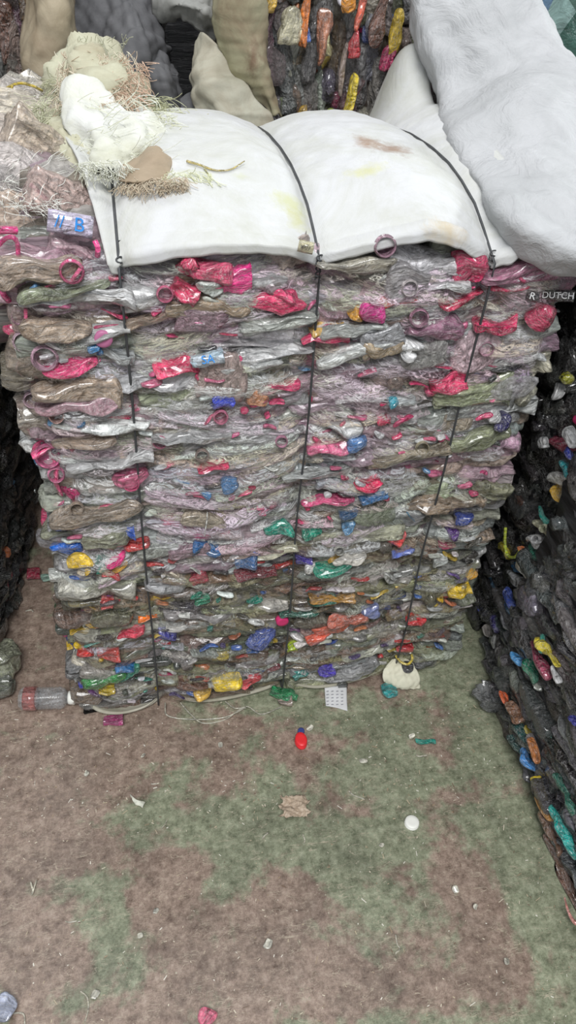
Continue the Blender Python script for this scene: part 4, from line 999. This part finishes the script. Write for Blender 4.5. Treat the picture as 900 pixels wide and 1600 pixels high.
cloth('wrap_sheet', C([[(334, -60, 1.98), (338, 0, 1.97), (338, 50, 1.96), (345, 80, 1.95), (375, 125, 1.93), (400, 155, 1.92), (428, 178, 1.91)],
                       [(355, -60, 1.93), (358, 0, 1.91), (362, 50, 1.90), (372, 85, 1.90), (392, 125, 1.90), (412, 155, 1.91), (429, 178, 1.91)],
                       [(385, -60, 1.90), (388, 0, 1.88), (392, 50, 1.88), (398, 90, 1.88), (408, 125, 1.89), (420, 155, 1.9), (430, 178, 1.91)],
                       [(412, -60, 1.92), (414, 0, 1.91), (416, 50, 1.91), (418, 90, 1.91), (422, 125, 1.91), (427, 155, 1.91), (432, 180, 1.92)],
                       [(420, -60, 2.02), (422, 0, 2.02), (424, 50, 2.0), (426, 90, 2.0), (430, 125, 1.98), (433, 155, 1.96), (436, 184, 1.95)]]), OLV, 50, 60, .004, ((.008, .16), (.002, .035)), np.random.default_rng(5), BB)
OLG = cloth_mat('stained_grey_sheet', (178, 176, 160), (140, 124, 104), .6, scale=7, weave=300)
cloth('wrap_sheet', C([[(318, 55, 2.02), (330, 62, 1.98), (340, 70, 1.96), (350, 85, 1.95)],
                       [(298, 95, 1.99), (318, 100, 1.94), (342, 105, 1.93), (370, 115, 1.93)],
                       [(300, 130, 1.96), (322, 135, 1.90), (350, 140, 1.89), (395, 145, 1.90)],
                       [(312, 165, 1.93), (335, 170, 1.87), (370, 175, 1.86), (420, 175, 1.88)],
                       [(330, 205, 1.92), (350, 208, 1.87), (385, 210, 1.86), (434, 204, 1.88)]]), OLG, 46, 46, .004, ((.010, .08), (.002, .025)), np.random.default_rng(6), BB)

B3 = back_bale('wrapped_corner_bale', 'bale at the far left back with a beige stained wrap over its corner', -.75, -.14, 2.0, 1.62, 41, .12)
BEI = cloth_mat('stained_beige_sheet', (186, 174, 150), (140, 124, 102), .7, scale=6, weave=300)
cloth('wrap_sheet', C([[(30, -60, 2.03), (33, 0, 2.0), (33, 60, 1.99), (34, 110, 1.98), (30, 190, 1.97)],
                       [(45, -60, 1.95), (48, 0, 1.93), (48, 60, 1.92), (50, 110, 1.92), (52, 190, 1.92)],
                       [(75, -60, 1.92), (76, 0, 1.90), (76, 60, 1.89), (78, 110, 1.89), (80, 190, 1.9)],
                       [(108, -60, 1.94), (108, 0, 1.92), (106, 60, 1.92), (104, 110, 1.92), (104, 190, 1.92)],
                       [(122, -60, 2.04), (121, 0, 2.02), (119, 60, 2.02), (117, 110, 2.02), (117, 190, 2.0)]]), BEI, 40, 50, .004, ((.008, .16), (.002, .035)), np.random.default_rng(7), B3)

# grey sacks in the gap between the back bales
GS = cloth_mat('dark_grey_sack', (98, 98, 100), (70, 70, 72), .5, weave=300)
GS2 = cloth_mat('light_grey_sack', (150, 150, 146), (110, 110, 104), .5, weave=300)
o = cloth('grey_sack', C([[(118, 0, 2.3), (150, -30, 2.25), (180, -50, 2.25), (215, -60, 2.3)],
                          [(125, 60, 2.2), (165, 25, 2.1), (205, 0, 2.1), (235, -5, 2.2)],
                          [(130, 110, 2.15), (180, 75, 2.0), (225, 45, 2.0), (262, 62, 2.1)],
                          [(150, 150, 2.1), (195, 120, 1.95), (235, 95, 1.98), (266, 78, 2.1)],
                          [(165, 200, 2.1), (205, 170, 2.0), (228, 125, 2.02), (255, 95, 2.15)]]), GS, 46, 46, .005, ((.014, .14), (.004, .04)), np.random.default_rng(61)); tag(o, 'dark grey crumpled sack leaning in the gap behind the torn sack', 'sack'); recentre(o)
o = cloth('grey_sack', C([[(232, 105, 2.06), (250, 86, 2.04), (275, 90, 2.06)],
                          [(225, 125, 2.0), (255, 108, 1.95), (286, 112, 2.0)],
                          [(228, 150, 1.98), (258, 140, 1.93), (285, 145, 2.0)],
                          [(230, 200, 2.0), (262, 195, 1.95), (285, 195, 2.0)]]), GS, 36, 36, .005, ((.010, .08), (.003, .025)), np.random.default_rng(62)); tag(o, 'small rounded dark grey bag below the black gap behind the bale', 'sack'); recentre(o)
o = cloth('grey_sack', C([[(232, -40, 2.2), (270, -50, 2.15), (320, -50, 2.12), (345, -50, 2.12)],
                          [(236, -5, 2.15), (275, -10, 2.08), (315, -10, 2.05), (345, 0, 2.05)],
                          [(245, 25, 2.15), (275, 10, 2.05), (310, 15, 2.0), (342, 32, 2.0)],
                          [(256, 48, 2.2), (280, 22, 2.1), (312, 40, 2.05), (340, 60, 2.05)]]), GS2, 40, 40, .005, ((.012, .10), (.003, .03)), np.random.default_rng(63)); tag(o, 'pale grey folded sack hanging at the top above the black gap', 'sack'); recentre(o)
o = cloth('grey_sack', C([[(270, 190, 1.96), (290, 150, 1.99), (310, 135, 2.0)],
                          [(275, 205, 1.93), (300, 180, 1.94), (330, 175, 1.96)],
                          [(270, 230, 1.93), (300, 225, 1.93), (340, 225, 1.95)]]), GS, 30, 30, .005, ((.006, .06),), np.random.default_rng(64)); tag(o, 'low dark bag just behind the rear edge of the white sheet', 'sack'); recentre(o)

# second row far behind: dark bale and a bluish one seen past the white cloth
B4 = thing('distant_dark_bale', 'bale coloured black as if unlit far behind the grey sacks', 'bale', (.1, 3.2, 0))
core_block('packed_plastic', (-.9, 2.9, 0), (.9, 3.6, 1.75), CORE_SHADE, B4)['kind'] = 'stuff'  # black colour stands for the unlit depth behind the sacks
CORE_BLUE = core_mat('pressed_blue_green_plastic', [(120, 160, 150), (70, 110, 100), (110, 140, 170), (150, 180, 176), (90, 120, 112)], (7, 7, 7))
B5 = thing('blue_green_bale', 'blue green plastic heap seen past the white cloth at the top right corner', 'bale', (2.3, 2.9, 0))
core_block('packed_plastic', (1.35, 2.6, 0), (2.9, 3.3, 1.7), CORE_BLUE, B5)['kind'] = 'stuff'

# ------------------------------------------------------------------ setting
def slab(name, lo, hi, mat):
    lo, hi = np.array(lo, float), np.array(hi, float)
    v = [(x, y, z) for x in (lo[0], hi[0]) for y in (lo[1], hi[1]) for z in (lo[2], hi[2])]
    f = [(0, 1, 3, 2), (4, 6, 7, 5), (0, 4, 5, 1), (2, 3, 7, 6), (0, 2, 6, 4), (1, 5, 7, 3)]
    a = Acc(); a.add(v, f, np.array([1, 1, 1.])); o = a.build(name, mat, smooth=False); o['kind'] = 'structure'; return o


slab('floor', (-6, -5, -.1), (7, 6, 0), floor_mat())
WALLM = simple_mat('grey_plaster', (120, 120, 116), .8)
slab('wall_back', (-6, 6, 0), (7, 6.15, 4.2), WALLM)

# ------------------------------------------------------------------ litter on the floor
def top_thing(name, acc_parts, label, cat, group=None, mat=None):
    o = acc_parts.build(name, mat or PLASTIC); recentre(o); return tag(o, label, cat, group)


def scrap_on_floor(name, px, py, w, h, c, an, label, cat, T=.008, kind='lens', al=1.0, group=None, crumple=.0025, z=.0):
    p = at_z(px, py, 0); s = px_scale(p); P_, f, loc = crushed(w * s, h * s * 1.3, T, kind, crumple=crumple, neck=.004)
    a_ = math.radians(an); e1 = np.array([math.cos(a_), math.sin(a_), 0]); e2 = np.array([-math.sin(a_), math.cos(a_), 0])
    V = place(P_, p, e1, e2, np.array([0, 0, 1.])); V[:, 2] += -V[:, 2].min() + .001 + z
    a = Acc(); a.add(V, f, lin(c), loc, al); return top_thing(name, a, label, cat, group)


# clear bottle lying by the left corner
CB = thing('clear_bottle', 'clear ribbed bottle with red label and white cap lying left of the bale', 'bottle', tuple(at_z(75, 1098, 0)))
pa, pb = at_z(30, 1092, .028), at_z(108, 1090, .028); ax = unit(pb - pa); L_ = np.linalg.norm(pb - pa)
side = unit(np.cross([0, 0, 1.0], ax)); th = np.linspace(0, 2 * math.pi, 28, endpoint=False)
def lathe(rows, c, name, parent, mat=PLASTIC, al=1.0, p0=None):
    V = np.concatenate([(pa if p0 is None else p0) + ax * x + r_ * (np.cos(th)[:, None] * side + np.sin(th)[:, None] * np.array([0, 0, 1.])) for x, r_ in rows]); a = Acc(); a.add(V, ring_faces(len(rows), 28), lin(c), V, al); return a.build(name, mat, parent)
rb = .0275; rows_ = [(0, .012), (.002, .022), (.010, rb), (.018, rb * .9)]
for k in range(9): rows_ += [(.024 + k * .0075, rb), (.0275 + k * .0075, rb * .9)]
k0 = rows_[-1][0]
rows_ += [(k0 + .006, rb), (k0 + .016, rb * .85), (k0 + .026, rb * .55), (L_ * .93, .014), (L_ * .97, .0125), (L_, .012)]
lathe(rows_, (230, 234, 236), 'bottle_body', CB, al=.3)
lathe([(.012, rb * .98), (.013, rb * 1.04), (.040, rb * 1.04), (.041, rb * .98)], (200, 116, 110), 'red_label', CB, al=.8)
lathe([(L_ * .99, .006), (L_ * .99, .0155), (L_ + .004, .0165), (L_ + .013, .0165), (L_ + .015, .015), (L_ + .0152, .004)], (238, 238, 230), 'bottle_cap', CB, FIBRE)

# white screw cap
a = Acc(); V, f = cap_mesh(.0158, .010); V[:, 2] *= 1; a.add(V + at_z(643, 1287, 0), f, lin((240, 240, 232))); top_thing('bottle_cap', a, 'round white screw cap lying alone on the concrete', 'cap', mat=FIBRE)
# red bottle top
RC = thing('red_dispenser_cap', 'small red pointed cap standing out on the floor in front of the bale', 'cap', tuple(at_z(470, 1162, 0)))
a = Acc(); V, f = cap_mesh(.014, .016); cdir = at_z(470, 1150, 0); a.add(V * [1, 1.4, 1] + at_z(470, 1160, 0), f, lin((232, 50, 56))); a.build('cap_body', FIBRE, RC)
a = Acc(); V, f = cap_mesh(.008, .014); a.add(V + at_z(470, 1146, 0), f, lin((60, 70, 130))); a.build('cap_collar', FIBRE, RC)
# crumpled beige film
o = cloth('crumpled_film', [[at_z(438 + 42 * i / 4 + (4 if j % 2 else -3), 1244 + 32 * j / 4, .006 + .012 * ((i * 3 + j * 5) % 4) / 3) for i in range(5)] for j in range(5)], cloth_mat('beige_film', (188, 170, 150), (150, 130, 110), .4, rough=.3), 34, 34, .0008, ((.003, .02), (.002, .008)), np.random.default_rng(71), edge_rag=.9)
tag(o, 'crumpled beige film lying in the middle of the floor', 'film'); recentre(o)
# crumpled white tape
o = cloth('crumpled_tape', [[at_z(u, v, z) for u, v, z in r_] for r_ in [[(203, 1241, .004), (215, 1250, .010), (228, 1252, .004)], [(203, 1246, .008), (213, 1257, .003), (222, 1260, .012)]]], cloth_mat('white_tape', (220, 220, 206), (180, 180, 160), .4), 16, 24, .0008, ((.003, .02),), np.random.default_rng(72)); tag(o, 'crumpled white tape scrap on the floor left of the beige film', 'tape'); recentre(o)
strand([at_z(203, 1243, .004), at_z(214, 1240, .012), at_z(226, 1242, .012), at_z(227, 1252, .004), at_z(222, 1260, .003)], .0009, (224, 224, 210), 'tape_loop', o)

scrap_on_floor('turquoise_scrap', 608, 1081, 24, 18, (20, 160, 160), 0, 'turquoise plastic scrap below the white folded bag', 'scrap', .012)
scrap_on_floor('turquoise_strip', 664, 1160, 32, 9, (30, 170, 150), -10, 'turquoise strip lying on the floor right of the red cap', 'scrap', .005)
scrap_on_floor('magenta_scrap', 178, 1127, 28, 16, (180, 50, 120), 0, 'magenta plastic scrap under the bale front left corner', 'scrap', .014, 'tub')
scrap_on_floor('crimson_scrap', 54, 899, 18, 14, (170, 40, 70), 0, 'crimson scrap in the gap by the shadowed left bale', 'scrap', .02, 'tub')
scrap_on_floor('mint_scrap', 76, 907, 22, 10, (180, 220, 200), 5, 'mint coloured scrap in the gap beside the crimson one', 'scrap', .010)
scrap_on_floor('pink_piece', 325, 1592, 20, 16, (244, 120, 150), 60, 'pink plastic piece at the bottom edge of the frame', 'scrap', .010)
scrap_on_floor('clear_cup', 768, 1102, 30, 40, (126, 128, 128), 80, 'crushed clear grey cup against the right bale', 'cup', .05, 'tub', .75, crumple=.005)
scrap_on_floor('clear_wrapper', 690, 1008, 46, 20, (150, 150, 150), 20, 'crumpled clear wrapper at the foot of the right corner', 'wrapper', .035, 'lens', .8, crumple=.005)
scrap_on_floor('dark_wrapper', 655, 1036, 50, 26, (110, 112, 114), 10, 'grey wrapper sticking out behind the white folded bag', 'wrapper', .05, 'lens', .85, crumple=.005)
scrap_on_floor('olive_wrapper', 12, 1050, 50, 34, (156, 160, 134), 40, 'crumpled olive wrapper at the left edge above the clear bottle', 'wrapper', .05, 'lens', .85, crumple=.006)
scrap_on_floor('olive_wrapper', 0, 1085, 44, 24, (104, 108, 92), 0, 'dull flattened wrapper at the left frame edge touching the clear bottle', 'wrapper', .03, 'lens', .9, crumple=.006)
scrap_on_floor('grey_wrapper', 8, 1580, 28, 20, (170, 176, 196), -30, 'bluish grey wrapper at the bottom left corner', 'wrapper', .012, 'lens', .9)
# green bottle with crushed body
GB = thing('green_bottle', 'crushed bright green bottle poking out under the middle wire', 'bottle', tuple(at_z(445, 1088, 0)))
P_, f, loc = crushed(.07, .035, .022, 'bottle', crumple=.003, neck=.008); e1 = unit(np.array([.85, -.5, 0])); e2 = np.cross([0, 0, 1.0], e1)
V = place(P_, at_z(444, 1084, .014), e1, e2, np.array([0, 0, 1.])); V[:, 2] += .002 - V[:, 2].min(); a = Acc(); a.add(V, f, lin((20, 140, 80)), loc, .92); a.build('bottle_body', PLASTIC, GB)
P_, f, loc = crushed(.03, .02, .01, 'tub', crumple=.002); V = place(P_, at_z(446, 1098, .010), ex, ey, np.array([0, 0, 1.])); a = Acc(); a.add(V, f, lin((170, 150, 136)), loc, .9); a.build('beige_flap', PLASTIC, GB)
# printed white paper slip
PS = thing('paper_slip', 'white printed paper slip tucked under the bale right of the middle wire', 'paper', tuple(at_z(525, 1095, 0)))
c4 = [[at_z(507, 1074, .012), at_z(524, 1072, .016), at_z(542, 1070, .012)], [at_z(508, 1090, .007), at_z(525, 1090, .01), at_z(542, 1090, .007)], [at_z(509, 1103, .002), at_z(526, 1106, .004), at_z(543, 1111, .002)]]
cloth('slip_sheet', c4, cloth_mat('paper', (216, 216, 216), (190, 190, 190), .3), 16, 16, .0006, ((.0006, .03),), np.random.default_rng(81), PS)
pr = Acc()
for rr_ in range(5):
    for cc_ in range(4):
        q = at_z(512 + cc_ * 7.5, 1080 + rr_ * 5.2, .0165 - rr_ * .0026); w_ = .0028
        pr.add(np.array([[-w_, -.0009, 0], [w_, -.0009, 0], [w_, .0009, 0], [-w_, .0009, 0], [-w_, -.0009, .0008], [w_, -.0009, .0008], [w_, .0009, .0008], [-w_, .0009, .0008]]) + q, [(0, 3, 2, 1), (4, 5, 6, 7), (0, 1, 5, 4), (2, 3, 7, 6)], lin((150, 150, 156)))
pr.build('printed_lines', FIBRE, PS, smooth=False)
# white folded bag with yellow band
WB = thing('white_folded_bag', 'off-white folded bag with yellow band at the foot of the right wire', 'bag', tuple(at_z(628, 1070, 0)))
WBM = cloth_mat('offwhite_bag', (222, 220, 198), (190, 184, 160), .4)
cloth('bag_body', [[at_z(612, 1030, .06), at_z(628, 1028, .055), at_z(645, 1036, .05)], [at_z(599, 1048, .04), at_z(625, 1048, .05), at_z(653, 1052, .035)], [at_z(600, 1064, .02), at_z(626, 1066, .03), at_z(656, 1066, .02)], [at_z(608, 1072, .004), at_z(630, 1076, .006), at_z(657, 1076, .004)]], WBM, 30, 30, .003, ((.003, .04), (.0015, .015)), np.random.default_rng(82), WB)
strand([at_z(618, 1024, .075), at_z(626, 1034, .07), at_z(637, 1038, .068), at_z(644, 1030, .07), at_z(643, 1022, .075)], .0032, (226, 200, 70), 'yellow_band', WB)
a = Acc(); V, f = cap_mesh(.013, .012); a.add(V * [1.2, 1.2, 1] + at_z(636, 1044, .048), f, lin((60, 60, 66))); a.build('dark_button', PLASTIC, WB)
# white strapping at the foot of the bale
t = strand([at_z(u, v, z) for u, v, z in [(258, 1098, .012), (262, 1118, .006), (300, 1124, .004), (345, 1122, .006), (368, 1114, .008), (384, 1104, .012)]], .0016, (214, 210, 190), 'white_strapping', None, n=60); tag(t, 'loose white strapping looped on the floor below the middle of the bale', 'strapping')
strand([at_z(u, v, z) for u, v, z in [(282, 1098, .012), (298, 1116, .008), (318, 1130, .003), (352, 1124, .004), (384, 1104, .010), (408, 1116, .006), (440, 1104, .012)]], .0015, (214, 210, 190), 'strapping_tail', t, n=60)
strand([at_z(u, v, z) for u, v, z in [(352, 1096, .014), (366, 1106, .010), (384, 1106, .012)]], .0015, (214, 210, 190), 'strapping_tail', t)

TW = [([(545, 1236), (552, 1242), (570, 1249)], .0015, 'pale bent strip on the floor right of the beige film'),
      ([(48, 1378), (51, 1390), (50, 1398), (57, 1376)], .0018, 'forked white strip on the floor near the left edge'),
      ([(102, 1440), (110, 1441), (120, 1439)], .0014, 'short white strip left of centre on the brown floor'),
      ([(410, 1310), (414, 1305), (419, 1301)], .0017, 'short cream strip below the beige film'),
      ([(236, 1225), (242, 1225), (248, 1224)], .0014, 'small white strip just above right of the crumpled tape'),
      ([(126, 1549), (136, 1558), (138, 1575), (133, 1596)], .0013, 'curved white string near the bottom left'),
      ([(-5, 1588), (15, 1584), (36, 1584), (39, 1602)], .0016, 'white strip bent at the bottom left corner'),
      ([(618, 1460), (621, 1476), (625, 1482), (618, 1490)], .0015, 'pale knotted thread on the green patch lower right of centre'),
      ([(650, 1180), (656, 1182), (667, 1180)], .0018, 'cream strip below the turquoise strip'),
      ([(473, 1304), (476, 1312), (475, 1318)], .0013, 'little pale strip right below the beige film'),
      ([(252, 1294), (258, 1288), (261, 1281)], .0010, 'thin pale thread on the green worn patch'),
      ([(40, 955), (48, 953), (52, 956)], .0018, 'white strip on the floor in the left gap')]
for pts, rad, lb in TW:
    t = strand([at_z(u, v, rad * 1.2) for u, v in pts], rad, (220, 214, 194), 'plastic_strip', None, n=20); tag(t, lb, 'strip'); recentre(t)
PEB = [(417, 1475, 7, 'round white pellet on the floor below the beige film'), (147, 1555, 6, 'white pellet beside the curved string'), (787, 1503, 5, 'white pellet near the lower right corner'), (711, 1391, 5, 'white pellet on the right half of the floor'), (745, 1420, 4, 'oval beige pellet on the right half of the floor'),
       (245, 1424, 4, 'tiny cream pellet left of the green patch'), (219, 1461, 4, 'tiny pale green pellet left of the green patch'), (597, 1322, 4, 'small white chip left below the white cap'), (222, 1182, 4, 'small white chip between tape and bale'), (134, 1210, 4, 'small cream chip left of the crumpled tape'),
       (347, 1166, 4, 'small white chip below the white strapping'), (568, 1190, 6, 'cream chip between the red cap and turquoise strip'), (482, 1138, 6, 'curled white chip beside the red cap'), (641, 1150, 5, 'beige chip left above the turquoise strip')]
for px, py, rp, lb in PEB: scrap_on_floor('plastic_pellet', px, py, rp * 1.9, rp * 1.1, (232, 228, 210), random.uniform(0, 90), lb, 'pellet', .006, crumple=.0006)
# fine chips scattered over the whole floor, beyond counting
fa = Acc(); r7 = np.random.default_rng(77)
for k in range(1100):
    near = r7.random() < .45
    px, py = r7.uniform(-20, 900), (r7.uniform(1090, 1280) if near else r7.uniform(1090, 1640)); p = at_z(px, py, 0)
    if p[0] > .79: continue
    L = r7.uniform(.0006, .0032) * (2.2 if r7.random() < .1 else 1); w = r7.uniform(.0004, .0011); a_ = r7.uniform(0, 3.14); e1 = np.array([math.cos(a_), math.sin(a_), 0]); e2 = np.array([-e1[1], e1[0], 0])
    c = [(214, 204, 184), (190, 176, 150), (228, 224, 212), (160, 140, 116), (120, 100, 84)][r7.integers(5)]
    V = np.array([p + e1 * L * i + e2 * w * j + np.array([0, 0, h]) for h in (.0002, .0014) for i, j in ((-1, -1), (1, -.6), (.8, 1), (-1, .7))]); fa.add(V, [(4, 5, 6, 7), (0, 1, 5, 4), (1, 2, 6, 5), (2, 3, 7, 6), (3, 0, 4, 7)], lin(c))
tag(fa.build('plastic_grit', FIBRE, smooth=False), 'fine pale plastic chips and fibres scattered over the concrete floor', 'grit', kind='stuff')

# ------------------------------------------------------------------ light
def area(name, loc, target, size, size_y, power, col=(1, 1, 1)):
    l = bpy.data.lights.new(name, 'AREA'); l.shape = 'RECTANGLE'; l.size = size; l.size_y = size_y; l.energy = power; l.color = col
    o = bpy.data.objects.new(name, l); COL.objects.link(o); o.location = loc
    o.rotation_euler = (Vector(target) - Vector(loc)).to_track_quat('-Z', 'Y').to_euler(); return o


area('roof_light_front', (-.5, -2.4, 6.2), (.2, .9, .5), 3.0, 2.2, 300)
area('roof_light_rear', (-.3, 4.2, 6.4), (.0, 1.3, .6), 1.6, 1.6, 90)
area('side_window_light', (4.3, 2.4, 2.3), (.4, 1.3, 1.15), .6, .5, 65, (.95, 1.0, .99))
w = bpy.data.worlds.new('world'); scene.world = w; w.use_nodes = True
w.node_tree.nodes['Background'].inputs[0].default_value = (.9, .95, 1.0, 1); w.node_tree.nodes['Background'].inputs[1].default_value = .42

scene.view_settings.view_transform = 'Standard'; scene.view_settings.look = 'None'; scene.view_settings.exposure = 0.33; scene.view_settings.gamma = 1.0
scene.view_settings.use_curve_mapping = False
